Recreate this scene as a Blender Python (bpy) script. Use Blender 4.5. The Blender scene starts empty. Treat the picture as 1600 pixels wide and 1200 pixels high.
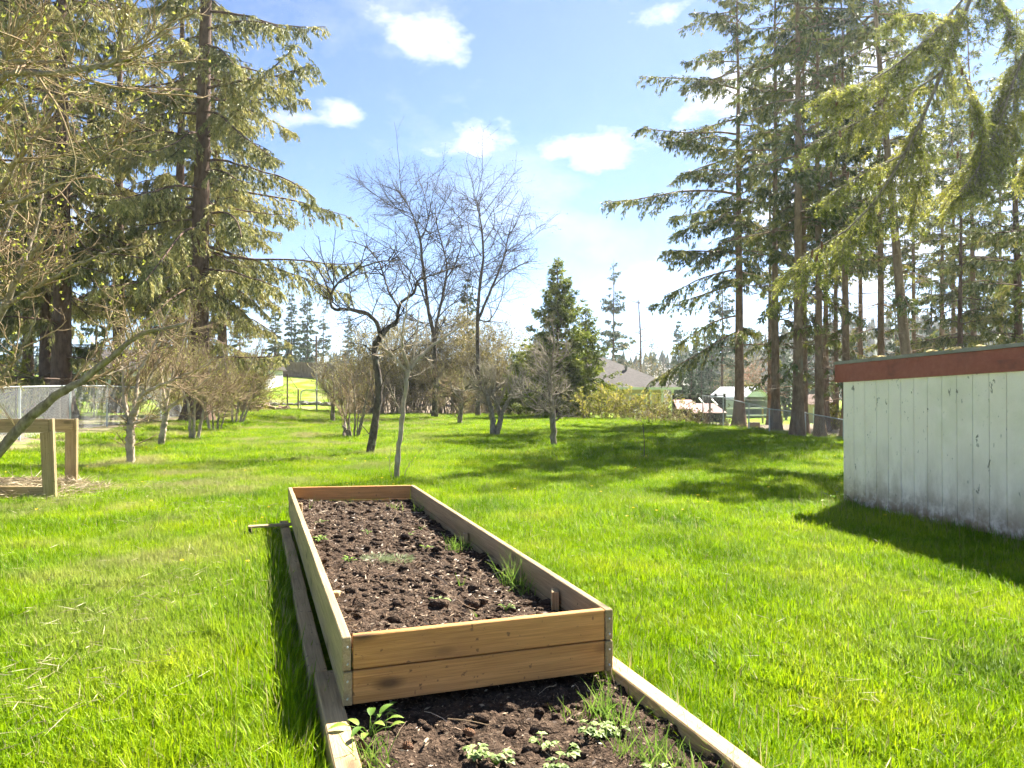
import bpy, bmesh, math, random
import numpy as np
from mathutils import Vector, Matrix

# ------------------------------------------------------------------ camera, sky, sun, exposure
F, CX, HY, CAMH = 1180.0, 800.0, 610.0, 1.5          # photograph: focal length in px, principal x, horizon row, eye height
SUN_AZ, SUN_EL = math.radians(40.0), math.radians(48.0)   # azimuth to the right of the view direction
scene = bpy.context.scene
COL = scene.collection
cam_d = bpy.data.cameras.new('camera'); cam = bpy.data.objects.new('camera', cam_d); COL.objects.link(cam)
cam_d.sensor_width = 36.0; cam_d.lens = F / 1600.0 * 36.0
cam_d.clip_start = 0.05; cam_d.clip_end = 6000
cam.location = (0, 0, CAMH)
cam.rotation_euler = (math.radians(90) + math.atan2(HY - 600.0, F), 0, 0)
scene.camera = cam

world = bpy.data.worlds.new('World'); scene.world = world; world.use_nodes = True
world.cycles.sampling_method = 'MANUAL'; world.cycles.sample_map_resolution = 512
def build_world():
    nt = world.node_tree; N = nt.nodes; L = nt.links; N.clear()
    out = N.new('ShaderNodeOutputWorld'); bg = N.new('ShaderNodeBackground')
    sky = N.new('ShaderNodeTexSky'); sky.sky_type = 'NISHITA'; sky.sun_disc = False
    sky.sun_elevation = SUN_EL; sky.sun_rotation = SUN_AZ
    sky.air_density = 0.62; sky.dust_density = 0.0; sky.ozone_density = 3.0; sky.altitude = 50
    bg.inputs['Strength'].default_value = SKY_STRENGTH
    # clouds: small fair-weather puffs, given as noise over the direction on a flat cloud layer
    tc = N.new('ShaderNodeTexCoord'); sep = N.new('ShaderNodeSeparateXYZ'); L.new(tc.outputs['Generated'], sep.inputs[0])
    def math_(op, a, b=None, c=None, clamp=False):
        m = N.new('ShaderNodeMath'); m.operation = op; m.use_clamp = clamp
        for i, v in enumerate((a, b, c)):
            if v is None: continue
            if isinstance(v, (int, float)): m.inputs[i].default_value = v
            else: L.new(v, m.inputs[i])
        return m.outputs[0]
    nz = N.new('ShaderNodeTexNoise'); nz.inputs['Scale'].default_value = 11; nz.inputs['Detail'].default_value = 5; nz.inputs['Roughness'].default_value = .58
    mp = N.new('ShaderNodeMapping'); mp.inputs['Scale'].default_value = (1, 1, 1.9); L.new(tc.outputs['Generated'], mp.inputs[0]); L.new(mp.outputs[0], nz.inputs['Vector'])
    wob = math_('MULTIPLY', math_('SUBTRACT', nz.outputs[0], .5), 2.0)
    total = None
    for (cx, cy, wx, wy, amp) in CLOUDS:                  # pixel centre, half width and height, strength of each puff
        d = Vector(((cx - CX) / F, 1.0, (HY - cy) / F)).normalized(); k = Vector((F / wx, 4.0, F / wy))
        ma = N.new('ShaderNodeVectorMath'); ma.operation = 'MULTIPLY_ADD'; L.new(tc.outputs['Generated'], ma.inputs[0]); ma.inputs[1].default_value = k; ma.inputs[2].default_value = [-d[i] * k[i] for i in range(3)]
        ln = N.new('ShaderNodeVectorMath'); ln.operation = 'LENGTH'; L.new(ma.outputs[0], ln.inputs[0]); v = math_('SUBTRACT', amp, ln.outputs['Value'])
        total = v if total is None else math_('MAXIMUM', total, v)
    dens = math_('MULTIPLY', math_('ADD', total, math_('MULTIPLY', wob, 2.3)), .72, clamp=True)
    # thin scattered cloud added over the whole dome to whiten the fill light
    nz2 = N.new('ShaderNodeTexNoise'); nz2.inputs['Scale'].default_value = 3.2; nz2.inputs['Detail'].default_value = 6; nz2.inputs['Roughness'].default_value = .6
    L.new(mp.outputs[0], nz2.inputs['Vector'])
    thin = math_('MULTIPLY', math_('SUBTRACT', nz2.outputs[0], .54), 3.0, clamp=True)
    dens = math_('MAXIMUM', dens, math_('MULTIPLY', thin, .55))
    dens = math_('SMOOTH_MIN', dens, .93, .1)
    mix = N.new('ShaderNodeMix'); mix.data_type = 'RGBA'
    L.new(dens, mix.inputs['Factor']); L.new(sky.outputs[0], mix.inputs['A']); mix.inputs['B'].default_value = CLOUD_COL
    L.new(mix.outputs['Result'], bg.inputs['Color']); L.new(bg.outputs[0], out.inputs['Surface'])
SKY_STRENGTH = 0.05
CLOUD_COL = (6.4, 6.35, 6.3, 1)
CLOUDS = [(675, 35, 72, 42, .95), (745, 220, 66, 27, .9), (540, 178, 32, 20, .9), (944, 232, 52, 27, .9), (1045, 18, 50, 26, .75), (862, 236, 42, 22, .5), (1010, 432, 80, 20, .5), (1240, 130, 130, 60, 1.0), (1400, 330, 190, 100, 1.0), (440, 185, 50, 22, .7), (120, 330, 120, 90, .9)]
build_world()
sun_d = bpy.data.lights.new('sun', 'SUN'); sun = bpy.data.objects.new('sun', sun_d); COL.objects.link(sun)
sun_d.energy = 5.0; sun_d.angle = math.radians(0.6); sun_d.color = (1.0, 0.95, 0.85)
to_sun = Vector((math.sin(SUN_AZ) * math.cos(SUN_EL), math.cos(SUN_AZ) * math.cos(SUN_EL), math.sin(SUN_EL)))
sun.rotation_euler = (-to_sun).to_track_quat('-Z', 'Y').to_euler(); sun.location = (30, 40, 60)
vs = scene.view_settings; vs.view_transform = 'Standard'; vs.look = 'None'; vs.gamma = 1.0; vs.use_curve_mapping = False
vs.exposure = 2.4
cy = scene.cycles
cy.max_bounces = 4; cy.diffuse_bounces = 3; cy.glossy_bounces = 1; cy.transmission_bounces = 3; cy.transparent_max_bounces = 6; cy.volume_bounces = 0
cy.use_denoising = True; cy.use_light_tree = False; cy.sample_clamp_indirect = 6; cy.use_adaptive_sampling = True; cy.adaptive_threshold = 0.03

# ------------------------------------------------------------------ helpers: ground, pixels
def sm(a, lo, hi):
    t = np.clip((np.asarray(a, float) - lo) / (hi - lo), 0, 1); return t * t * (3 - 2 * t)
def hash2(ix, iy, s):
    h = (ix.astype(np.int64) * 374761393 + iy.astype(np.int64) * 668265263 + s * 1442695041) & 0x7fffffff
    h = ((h ^ (h >> 13)) * 1274126177) & 0x7fffffff
    return ((h ^ (h >> 16)) & 0xffff) / 65535.0
def vnoise(x, y, s=0):
    x = np.asarray(x, float); y = np.asarray(y, float); ix = np.floor(x); iy = np.floor(y); fx = x - ix; fy = y - iy
    fx = fx * fx * (3 - 2 * fx); fy = fy * fy * (3 - 2 * fy)
    a = hash2(ix, iy, s); b = hash2(ix + 1, iy, s); c = hash2(ix, iy + 1, s); d = hash2(ix + 1, iy + 1, s)
    return (a * (1 - fx) + b * fx) * (1 - fy) + (c * (1 - fx) + d * fx) * fy
def fbm(x, y, o=4, s=0):
    r = 0; a = .5
    for i in range(o):
        r = r + a * vnoise(np.asarray(x) * 2 ** i, np.asarray(y) * 2 ** i, s + i * 17); a *= .5
    return r
def gz(x, y):
    x = np.asarray(x, float); y = np.asarray(y, float)
    z = 0.10 * (fbm(x * .25, y * .25, 3, 5) - .45) * sm(np.hypot(x, y), 5, 14)
    z = z + 0.30 * sm(-x, 8.5, 13.5) * sm(y, 6, 14)
    z = z - 0.22 * sm(x, 6, 13) * sm(y, 17, 26) - 0.85 * sm(x, 4, 15) * sm(y, 36, 60)
    z = z + 3.0 * sm(y, 46, 92) * sm(-x, 2, 9)
    return z
def P(px, py, D): return np.array([(px - CX) / F * D, D, CAMH - (py - HY) / F * D])
def GP(px, py):
    D = CAMH * F / (py - HY)
    for _ in range(12):
        z = float(gz((px - CX) / F * D, D)); D = (CAMH - z) * F / (py - HY)
    x = (px - CX) / F * D; return np.array([x, D, float(gz(x, D))])
def GD(px, D):
    x = (px - CX) / F * D; return np.array([x, D, float(gz(x, D))])

# ------------------------------------------------------------------ helpers: objects
def tag(o, label=None, cat=None, group=None, kind=None):
    if label: o['label'] = label
    if cat: o['category'] = cat
    if group: o['group'] = group
    if kind: o['kind'] = kind
    return o
def empty(name, loc, label, cat, group=None, rz=0.0):
    o = bpy.data.objects.new(name, None); COL.objects.link(o); o.location = loc; o.rotation_euler = (0, 0, rz)
    o.empty_display_size = .2
    return tag(o, label, cat, group)
def np_mesh(name, V, faces, mats=(), smooth=False, attr=None, mat_idx=None):
    """V (n,3); faces = list of int arrays (m,k)."""
    me = bpy.data.meshes.new(name); V = np.asarray(V, np.float32)
    faces = [np.asarray(f, np.int32) for f in faces if len(f)]
    lv = np.concatenate([f.ravel() for f in faces]); tot = np.concatenate([np.full(len(f), f.shape[1], np.int32) for f in faces])
    st = np.concatenate([[0], np.cumsum(tot)[:-1]]).astype(np.int32)
    me.vertices.add(len(V)); me.vertices.foreach_set('co', V.ravel())
    me.loops.add(len(lv)); me.loops.foreach_set('vertex_index', lv)
    me.polygons.add(len(tot)); me.polygons.foreach_set('loop_start', st); me.polygons.foreach_set('loop_total', tot)
    me.polygons.foreach_set('use_smooth', np.full(len(tot), bool(smooth)))
    if mat_idx is not None: me.polygons.foreach_set('material_index', np.asarray(mat_idx, np.int32))
    if attr is not None:
        a = me.attributes.new('tone', 'FLOAT', 'POINT'); a.data.foreach_set('value', np.asarray(attr, np.float32))
    for m in mats: me.materials.append(m)
    me.update(); me.validate()
    return me
def link(name, me, parent=None, loc=None):
    o = bpy.data.objects.new(name, me); COL.objects.link(o)
    if parent is not None: o.parent = parent
    if loc is not None: o.location = loc
    return o
class G:
    """collects geometry in world coordinates"""
    def __init__(s): s.V = []; s.F = {}; s.A = []; s.n = 0
    def add(s, V, Fs, a=None):
        V = np.asarray(V, float).reshape(-1, 3)
        for f in (Fs if isinstance(Fs, (list, tuple)) else [Fs]):
            f = np.asarray(f, np.int64)
            if len(f): s.F.setdefault(f.shape[1], []).append(f + s.n)
        s.V.append(V); s.A.append(np.full(len(V), .5) if a is None else np.broadcast_to(a, (len(V),))); s.n += len(V); return s
    def box(s, lo, hi, M=None):
        x0, y0, z0 = lo; x1, y1, z1 = hi
        V = np.array([[x0,y0,z0],[x1,y0,z0],[x1,y1,z0],[x0,y1,z0],[x0,y0,z1],[x1,y0,z1],[x1,y1,z1],[x0,y1,z1]], float)
        if M is not None: V = V @ np.array(M.to_3x3()).T + np.array(M.translation)
        return s.add(V, np.array([[0,3,2,1],[4,5,6,7],[0,1,5,4],[1,2,6,5],[2,3,7,6],[3,0,4,7]]))
    def tube(s, pts, r, k=6, caps=True):
        pts = np.asarray(pts, float)[None]; r = np.broadcast_to(np.asarray(r, float), pts.shape[1])[None]
        tube_batch(s, pts, r, k)
        if caps:
            n = pts.shape[1]; b = s.n - n * k
            s.F.setdefault(k, []).append(np.array([[b + i for i in range(k)][::-1]])); s.F[k].append(np.array([[b + (n - 1) * k + i for i in range(k)]]))
        return s
    def build(s, name, mat, parent=None, origin=(0, 0, 0), smooth=False):
        V = np.concatenate(s.V) - np.asarray(origin, float)
        me = np_mesh(name, V, [np.concatenate(v) for v in s.F.values()], [mat] if not isinstance(mat, (list, tuple)) else mat, smooth, np.concatenate(s.A))
        return link(name, me, parent, None if parent is not None else origin)
def tube_batch(g, Pts, R, k=3, a=None):
    N, M, _ = Pts.shape
    if N == 0: return
    T = np.gradient(Pts, axis=1); T /= np.linalg.norm(T, axis=2, keepdims=True) + 1e-9
    m = T.mean(1); ref = np.where(np.abs(m[:, 2:3]) < .8, np.array([[0, 0, 1.]]), np.array([[1., 0, 0]]))
    n1 = ref[:, None] - (ref[:, None] * T).sum(2, keepdims=True) * T; n1 /= np.linalg.norm(n1, axis=2, keepdims=True) + 1e-9
    n2 = np.cross(T, n1)
    th = np.arange(k) * 2 * np.pi / k
    V = Pts[:, :, None] + R[:, :, None, None] * (np.cos(th)[None, None, :, None] * n1[:, :, None] + np.sin(th)[None, None, :, None] * n2[:, :, None])
    idx = np.arange(N * M * k).reshape(N, M, k); nx = np.roll(idx, -1, 2)
    q = np.stack([idx[:, :-1], nx[:, :-1], nx[:, 1:], idx[:, 1:]], -1).reshape(-1, 4)
    g.add(V.reshape(-1, 3), q, .5 if a is None else np.repeat(a, M * k))
def unit(v): return v / (np.linalg.norm(v, axis=-1, keepdims=True) + 1e-9)
def leaves(g, Pt, Dr, L, W, rng, a=None, flat=0.0, bend=0.0):
    """one rhombic leaf / needle spray per row"""
    n = len(Pt)
    if n == 0: return
    Dr = unit(Dr); rv = unit(rng.normal(size=(n, 3)) * np.array([1, 1, 1 - flat])); s = unit(np.cross(Dr, rv))
    if flat > 0: s = unit(s * np.array([1, 1, 1 - flat]))
    L = np.broadcast_to(L, n)[:, None]; W = np.broadcast_to(W, n)[:, None]
    mid = Pt + Dr * L * .45; tip = Pt + Dr * L + np.array([0, 0, -1]) * L * bend
    V = np.stack([Pt, mid + s * W * .5, tip, mid - s * W * .5], 1).reshape(-1, 3)
    g.add(V, np.arange(n * 4).reshape(-1, 4), np.repeat(rng.random(n) if a is None else a, 4))
def grow(P0, D0, L, R0, M, wander, up, rng, taper=.35, curve=None):
    N = len(P0); Pts = np.zeros((N, M, 3)); Pts[:, 0] = P0; d = unit(D0); st = (L / (M - 1))[:, None]
    for i in range(1, M):
        u = up if np.isscalar(up) else up[i]
        d = unit(d + rng.normal(size=(N, 3)) * wander + np.array([0, 0, 1.]) * u)
        Pts[:, i] = Pts[:, i - 1] + d * st
    R = R0[:, None] * np.linspace(1, taper, M)[None]
    return Pts, R
def sprout(Pts, R, per_m, t0, t1, rng, cap=60):
    """positions along parents: returns parent index, t, point, tangent, radius, parent length"""
    seg = np.linalg.norm(np.diff(Pts, axis=1), axis=2); Ln = seg.sum(1)
    n = np.minimum(rng.poisson(per_m * Ln * (t1 - t0)), cap); pi = np.repeat(np.arange(len(Pts)), n)
    t = rng.uniform(t0, t1, len(pi)); M = Pts.shape[1]; f = t * (M - 1); i = np.minimum(f.astype(int), M - 2); w = (f - i)[:, None]
    p = Pts[pi, i] * (1 - w) + Pts[pi, i + 1] * w; tg = unit(Pts[pi, i + 1] - Pts[pi, i]); r = R[pi, i] * (1 - w[:, 0]) + R[pi, i + 1] * w[:, 0]
    return pi, t, p, tg, r, Ln[pi]
def fork_dir(tg, ang, rng):
    pr = unit(np.cross(tg, rng.normal(size=tg.shape))); return np.cos(ang)[:, None] * tg + np.sin(ang)[:, None] * pr
def spline(pts, M):
    pts = np.asarray(pts, float); n = len(pts)
    if n == 2: return pts[0] + (pts[1] - pts[0]) * np.linspace(0, 1, M)[:, None]
    q = np.vstack([2 * pts[0] - pts[1], pts, 2 * pts[-1] - pts[-2]]); out = []
    for f in np.linspace(0, n - 1, M):
        i = min(int(f), n - 2); t = f - i; a, b, c, d = q[i], q[i + 1], q[i + 2], q[i + 3]
        out.append(.5 * (2 * b + (c - a) * t + (2 * a - 5 * b + 4 * c - d) * t * t + (3 * b - a - 3 * c + d) * t ** 3))
    return np.array(out)

# ------------------------------------------------------------------ helpers: materials
MATS = {}
def nodes(name):
    m = bpy.data.materials.new(name); m.use_nodes = True; nt = m.node_tree; nt.nodes.clear(); MATS[name] = m
    return m, nt.nodes, nt.links
def ramp(N, stops):
    r = N.new('ShaderNodeValToRGB'); e = r.color_ramp.elements
    while len(e) < len(stops): e.new(.5)
    for i, (p, c) in enumerate(stops): e[i].position = p; e[i].color = (*c, 1)
    return r
def leaf_mat(name, stops, trans=.4, rough=.55, patch=None, spec=.25):
    m, N, L = nodes(name)
    at = N.new('ShaderNodeAttribute'); at.attribute_name = 'tone'; cr = ramp(N, stops)
    fac = at.outputs['Fac']
    if patch:
        geo = N.new('ShaderNodeNewGeometry'); nz = N.new('ShaderNodeTexNoise'); nz.inputs['Scale'].default_value = patch; nz.inputs['Detail'].default_value = 1
        L.new(geo.outputs['Position'], nz.inputs['Vector'])
        mm = N.new('ShaderNodeMath'); mm.operation = 'MULTIPLY_ADD'; L.new(nz.outputs[0], mm.inputs[0]); mm.inputs[1].default_value = 1.6; mm.inputs[2].default_value = -.8
        ad = N.new('ShaderNodeMath'); ad.operation = 'ADD'; ad.use_clamp = True; L.new(fac, ad.inputs[0]); L.new(mm.outputs[0], ad.inputs[1]); fac = ad.outputs[0]
    L.new(fac, cr.inputs[0])
    pb = N.new('ShaderNodeBsdfPrincipled'); pb.inputs['Roughness'].default_value = rough; pb.inputs['Specular IOR Level'].default_value = spec; L.new(cr.outputs[0], pb.inputs['Base Color'])
    tr = N.new('ShaderNodeBsdfTranslucent'); L.new(cr.outputs[0], tr.inputs[0])
    mx = N.new('ShaderNodeMixShader'); mx.inputs[0].default_value = trans; L.new(pb.outputs[0], mx.inputs[1]); L.new(tr.outputs[0], mx.inputs[2])
    out = N.new('ShaderNodeOutputMaterial'); L.new(mx.outputs[0], out.inputs[0]); return m
def surf(name, c1, c2, scale=6, detail=6, rough=.75, bump=.3, bscale=None, stretch=(1, 1, 1), c3=None, s3=1.5, t3=(.5, .62), metal=0, coord='Object', spec=.3, rnd=0.0, dist=.01):
    m, N, L = nodes(name)
    tc = N.new('ShaderNodeTexCoord'); mp = N.new('ShaderNodeMapping'); mp.inputs['Scale'].default_value = stretch; L.new(tc.outputs[coord], mp.inputs[0])
    oi = N.new('ShaderNodeObjectInfo'); cb = N.new('ShaderNodeCombineXYZ'); mu = N.new('ShaderNodeMath'); mu.operation = 'MULTIPLY'; mu.inputs[1].default_value = 37.0
    L.new(oi.outputs['Random'], mu.inputs[0]); [L.new(mu.outputs[0], cb.inputs[i]) for i in range(3)]; L.new(cb.outputs[0], mp.inputs['Location'])
    nz = N.new('ShaderNodeTexNoise'); nz.inputs['Scale'].default_value = scale; nz.inputs['Detail'].default_value = detail; nz.inputs['Roughness'].default_value = .62; L.new(mp.outputs[0], nz.inputs['Vector'])
    cr = ramp(N, [(.32, c1), (.68, c2)]); L.new(nz.outputs[0], cr.inputs[0]); col = cr.outputs[0]
    if c3 is not None:
        n3 = N.new('ShaderNodeTexNoise'); n3.inputs['Scale'].default_value = s3; n3.inputs['Detail'].default_value = 5; n3.inputs['Roughness'].default_value = .65; L.new(mp.outputs[0], n3.inputs['Vector'])
        mr = N.new('ShaderNodeMapRange'); mr.inputs[1].default_value = t3[0]; mr.inputs[2].default_value = t3[1]; L.new(n3.outputs[0], mr.inputs[0])
        mx = N.new('ShaderNodeMix'); mx.data_type = 'RGBA'; L.new(mr.outputs[0], mx.inputs['Factor']); L.new(col, mx.inputs['A']); mx.inputs['B'].default_value = (*c3, 1); col = mx.outputs['Result']
    if rnd:
        hs = N.new('ShaderNodeHueSaturation'); mr = N.new('ShaderNodeMapRange'); mr.inputs[3].default_value = 1 - rnd; mr.inputs[4].default_value = 1 + rnd
        L.new(oi.outputs['Random'], mr.inputs[0]); L.new(mr.outputs[0], hs.inputs['Value']); L.new(col, hs.inputs['Color']); col = hs.outputs[0]
    pb = N.new('ShaderNodeBsdfPrincipled'); L.new(col, pb.inputs['Base Color']); pb.inputs['Roughness'].default_value = rough; pb.inputs['Metallic'].default_value = metal; pb.inputs['Specular IOR Level'].default_value = spec
    if bump:
        nb = nz
        if bscale: nb = N.new('ShaderNodeTexNoise'); nb.inputs['Scale'].default_value = bscale; nb.inputs['Detail'].default_value = 6; L.new(mp.outputs[0], nb.inputs['Vector'])
        bp = N.new('ShaderNodeBump'); bp.inputs['Strength'].default_value = bump; bp.inputs['Distance'].default_value = dist; L.new(nb.outputs[0], bp.inputs['Height']); L.new(bp.outputs[0], pb.inputs['Normal'])
    out = N.new('ShaderNodeOutputMaterial'); L.new(pb.outputs[0], out.inputs[0]); m['col'] = 1
    return m

# grass, ground
def grass_material(name, trans):
    m, N, L = nodes(name)
    geo = N.new('ShaderNodeNewGeometry')
    def noise(sc, det=4):
        n = N.new('ShaderNodeTexNoise'); n.inputs['Scale'].default_value = sc; n.inputs['Detail'].default_value = det; L.new(geo.outputs['Position'], n.inputs['Vector']); return n.outputs[0]
    a = ramp(N, [(.30, (.135, .240, .003)), (.50, (.225, .350, .003)), (.70, (.315, .40, .008))]); L.new(noise(.9, 2), a.inputs[0])
    fine = ramp(N, [(0, (.38, .52, .6)), (.25, (.72, .80, .8)), (.6, (1.05, 1.02, 1)), (.95, (1.3, 1.2, 1.4))])
    at = N.new('ShaderNodeAttribute'); at.attribute_name = 'tone'; L.new(at.outputs['Fac'], fine.inputs[0])
    mul = N.new('ShaderNodeMix'); mul.data_type = 'RGBA'; mul.blend_type = 'MULTIPLY'; mul.inputs['Factor'].default_value = 1
    L.new(a.outputs[0], mul.inputs['A']); L.new(fine.outputs[0], mul.inputs['B'])
    # dry straw-coloured thatch: patches and single dead blades
    tp = N.new('ShaderNodeMapRange'); tp.inputs[1].default_value = .49; tp.inputs[2].default_value = .66; L.new(noise(.55, 3), tp.inputs[0])
    sx = N.new('ShaderNodeSeparateXYZ'); L.new(geo.outputs['Position'], sx.inputs[0])
    lft = N.new('ShaderNodeMapRange'); lft.inputs[1].default_value = -1.8; lft.inputs[2].default_value = -3.8; L.new(sx.outputs[0], lft.inputs[0])
    k = N.new('ShaderNodeMath'); k.operation = 'MULTIPLY_ADD'; L.new(lft.outputs[0], k.inputs[0]); k.inputs[1].default_value = .72; k.inputs[2].default_value = .10
    k2 = N.new('ShaderNodeMath'); k2.operation = 'MULTIPLY'; L.new(tp.outputs[0], k2.inputs[0]); L.new(k.outputs[0], k2.inputs[1])
    dead = N.new('ShaderNodeMath'); dead.operation = 'GREATER_THAN'; L.new(at.outputs['Fac'], dead.inputs[0]); dead.inputs[1].default_value = .955
    k3 = N.new('ShaderNodeMath'); k3.operation = 'MAXIMUM'; L.new(k2.outputs[0], k3.inputs[0]); L.new(dead.outputs[0], k3.inputs[1])
    mx = N.new('ShaderNodeMix'); mx.data_type = 'RGBA'; L.new(k3.outputs[0], mx.inputs['Factor']); L.new(mul.outputs['Result'], mx.inputs['A']); mx.inputs['B'].default_value = (.34, .30, .13, 1)
    pb = N.new('ShaderNodeBsdfPrincipled'); pb.inputs['Roughness'].default_value = .55; pb.inputs['Specular IOR Level'].default_value = .12; L.new(mx.outputs['Result'], pb.inputs['Base Color'])
    out = N.new('ShaderNodeOutputMaterial')
    if trans:
        tr = N.new('ShaderNodeBsdfTranslucent'); L.new(mx.outputs['Result'], tr.inputs[0]); ms = N.new('ShaderNodeMixShader'); ms.inputs[0].default_value = trans
        L.new(pb.outputs[0], ms.inputs[1]); L.new(tr.outputs[0], ms.inputs[2]); L.new(ms.outputs[0], out.inputs[0])
    else:
        # ground sheet: bare earth / needle litter where the 'tone' attribute says so
        li = N.new('ShaderNodeMix'); li.data_type = 'RGBA'; d2 = ramp(N, [(.3, (.10, .075, .05)), (.7, (.24, .19, .13))]); L.new(noise(9, 6), d2.inputs[0])
        ed = N.new('ShaderNodeMath'); ed.operation = 'MULTIPLY_ADD'; L.new(noise(2.2, 5), ed.inputs[0]); ed.inputs[1].default_value = .9; ed.inputs[2].default_value = -.45
        ea = N.new('ShaderNodeMath'); ea.operation = 'ADD'; L.new(at.outputs['Fac'], ea.inputs[0]); L.new(ed.outputs[0], ea.inputs[1])
        er = N.new('ShaderNodeMapRange'); er.inputs[1].default_value = .42; er.inputs[2].default_value = .58; L.new(ea.outputs[0], er.inputs[0])
        dk = N.new('ShaderNodeMix'); dk.data_type = 'RGBA'; dk.blend_type = 'MULTIPLY'; dk.inputs['Factor'].default_value = 1; L.new(a.outputs[0], dk.inputs['A'])
        dkr = ramp(N, [(.3, (.42, .46, .6)), (.7, (.82, .80, .8))]); L.new(noise(30, 4), dkr.inputs[0]); L.new(dkr.outputs[0], dk.inputs['B'])  # green darkened to stand in for the shade between grass blades
        mx2 = N.new('ShaderNodeMix'); mx2.data_type = 'RGBA'; L.new(k2.outputs[0], mx2.inputs['Factor']); L.new(dk.outputs['Result'], mx2.inputs['A']); mx2.inputs['B'].default_value = (.30, .26, .12, 1)
        L.new(er.outputs[0], li.inputs['Factor']); L.new(mx2.outputs['Result'], li.inputs['A']); L.new(d2.outputs[0], li.inputs['B'])
        L.new(li.outputs['Result'], pb.inputs['Base Color']); pb.inputs['Roughness'].default_value = .9; pb.inputs['Specular IOR Level'].default_value = .1
        bp = N.new('ShaderNodeBump'); bp.inputs['Strength'].default_value = .6; bp.inputs['Distance'].default_value = .05; L.new(noise(14, 5), bp.inputs['Height']); L.new(bp.outputs[0], pb.inputs['Normal'])
        L.new(pb.outputs[0], out.inputs[0])
    return m
M_GRASS = grass_material('grass_blades', .45)
M_GROUND = grass_material('lawn_ground', 0)
M_WOODF = surf('cedar_board', (.36, .175, .052), (.50, .27, .095), 3.2, 8, .7, .25, stretch=(.35, 6, 6), c3=(.27, .13, .05), s3=1.0, t3=(.56, .72), rnd=.14)
M_WOODG = surf('weathered_board', (.26, .185, .10), (.40, .30, .17), 3.2, 8, .75, .3, stretch=(.35, 7, 7), c3=(.20, .17, .07), s3=.9, t3=(.52, .70), rnd=.10)
M_TIMBER = surf('treated_timber', (.30, .20, .095), (.46, .335, .18), 3.0, 8, .75, .4, stretch=(.4, 9, 9), c3=(.16, .11, .06), s3=1.1, t3=(.55, .7), rnd=.12)
def wood(name, c1, c2, stain, rnd=.12, knots=True):
    m, N, L = nodes(name); tc = N.new('ShaderNodeTexCoord'); oi = N.new('ShaderNodeObjectInfo'); off = N.new('ShaderNodeVectorMath'); off.operation = 'ADD'; L.new(tc.outputs['Object'], off.inputs[0])
    k = N.new('ShaderNodeMath'); k.operation = 'MULTIPLY'; k.inputs[1].default_value = 41.0; L.new(oi.outputs['Random'], k.inputs[0]); cb = N.new('ShaderNodeCombineXYZ'); [L.new(k.outputs[0], cb.inputs[i]) for i in range(3)]; L.new(cb.outputs[0], off.inputs[1])
    def mp(sc): q = N.new('ShaderNodeMapping'); q.inputs['Scale'].default_value = sc; L.new(off.outputs[0], q.inputs[0]); return q.outputs[0]
    def noise(vec, sc, det, dis=0.0): q = N.new('ShaderNodeTexNoise'); q.inputs['Scale'].default_value = sc; q.inputs['Detail'].default_value = det; q.inputs['Distortion'].default_value = dis; L.new(vec, q.inputs['Vector']); return q.outputs[0]
    def mixc(f, a, b, typ='MIX'):
        q = N.new('ShaderNodeMix'); q.data_type = 'RGBA'; q.blend_type = typ; L.new(f, q.inputs['Factor']) if not isinstance(f, float) else setattr(q.inputs['Factor'], 'default_value', f)
        L.new(a, q.inputs['A']); (L.new(b, q.inputs['B']) if hasattr(b, 'links') else setattr(q.inputs['B'], 'default_value', (*b, 1))); return q.outputs['Result']
    def rng_(v, a, b): q = N.new('ShaderNodeMapRange'); q.inputs[1].default_value = a; q.inputs[2].default_value = b; L.new(v, q.inputs[0]); return q.outputs[0]
    # knots bend the grain round them
    vo = N.new('ShaderNodeTexVoronoi'); vo.inputs['Scale'].default_value = 1.0; vo.inputs['Randomness'].default_value = 1.0; L.new(mp((2.2, 5.5, 5.5)), vo.inputs['Vector'])
    kn = rng_(vo.outputs['Distance'], .20, .06); halo = rng_(vo.outputs['Distance'], .42, .12)
    gr = noise(mp((.55, 16, 16)), 3.0, 5, .9); fine = noise(mp((2.0, 90, 90)), 3.0, 3)
    base = ramp(N, [(.30, c1), (.70, c2)]); ad = N.new('ShaderNodeMath'); ad.operation = 'MULTIPLY_ADD'; L.new(halo, ad.inputs[0]); ad.inputs[1].default_value = -.14; L.new(gr, ad.inputs[2]); L.new(ad.outputs[0], base.inputs[0]); col = base.outputs[0]
    fr = ramp(N, [(.35, (.74, .72, .70)), (.6, (1.04, 1.03, 1.02))]); L.new(fine, fr.inputs[0]); col = mixc(.8, col, fr.outputs[0], 'MULTIPLY')
    st = rng_(noise(mp((.8, 2.4, 2.4)), 1.6, 5), .50, .72); q = N.new('ShaderNodeMath'); q.operation = 'MULTIPLY'; q.inputs[1].default_value = .7; L.new(st, q.inputs[0]); col = mixc(q.outputs[0], col, stain)
    if knots: col = mixc(kn, col, tuple(x * .38 for x in stain))
    sp = rng_(noise(mp((1, 1, 1)), 34, 3), .66, .72); col = mixc(sp, col, tuple(x * .6 for x in stain))       # specks of dirt
    hs = N.new('ShaderNodeHueSaturation'); r = N.new('ShaderNodeMapRange'); r.inputs[3].default_value = 1 - rnd; r.inputs[4].default_value = 1 + rnd; L.new(oi.outputs['Random'], r.inputs[0]); L.new(r.outputs[0], hs.inputs['Value']); L.new(col, hs.inputs['Color'])
    pb = N.new('ShaderNodeBsdfPrincipled'); pb.inputs['Roughness'].default_value = .72; pb.inputs['Specular IOR Level'].default_value = .25; L.new(hs.outputs[0], pb.inputs['Base Color'])
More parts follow.
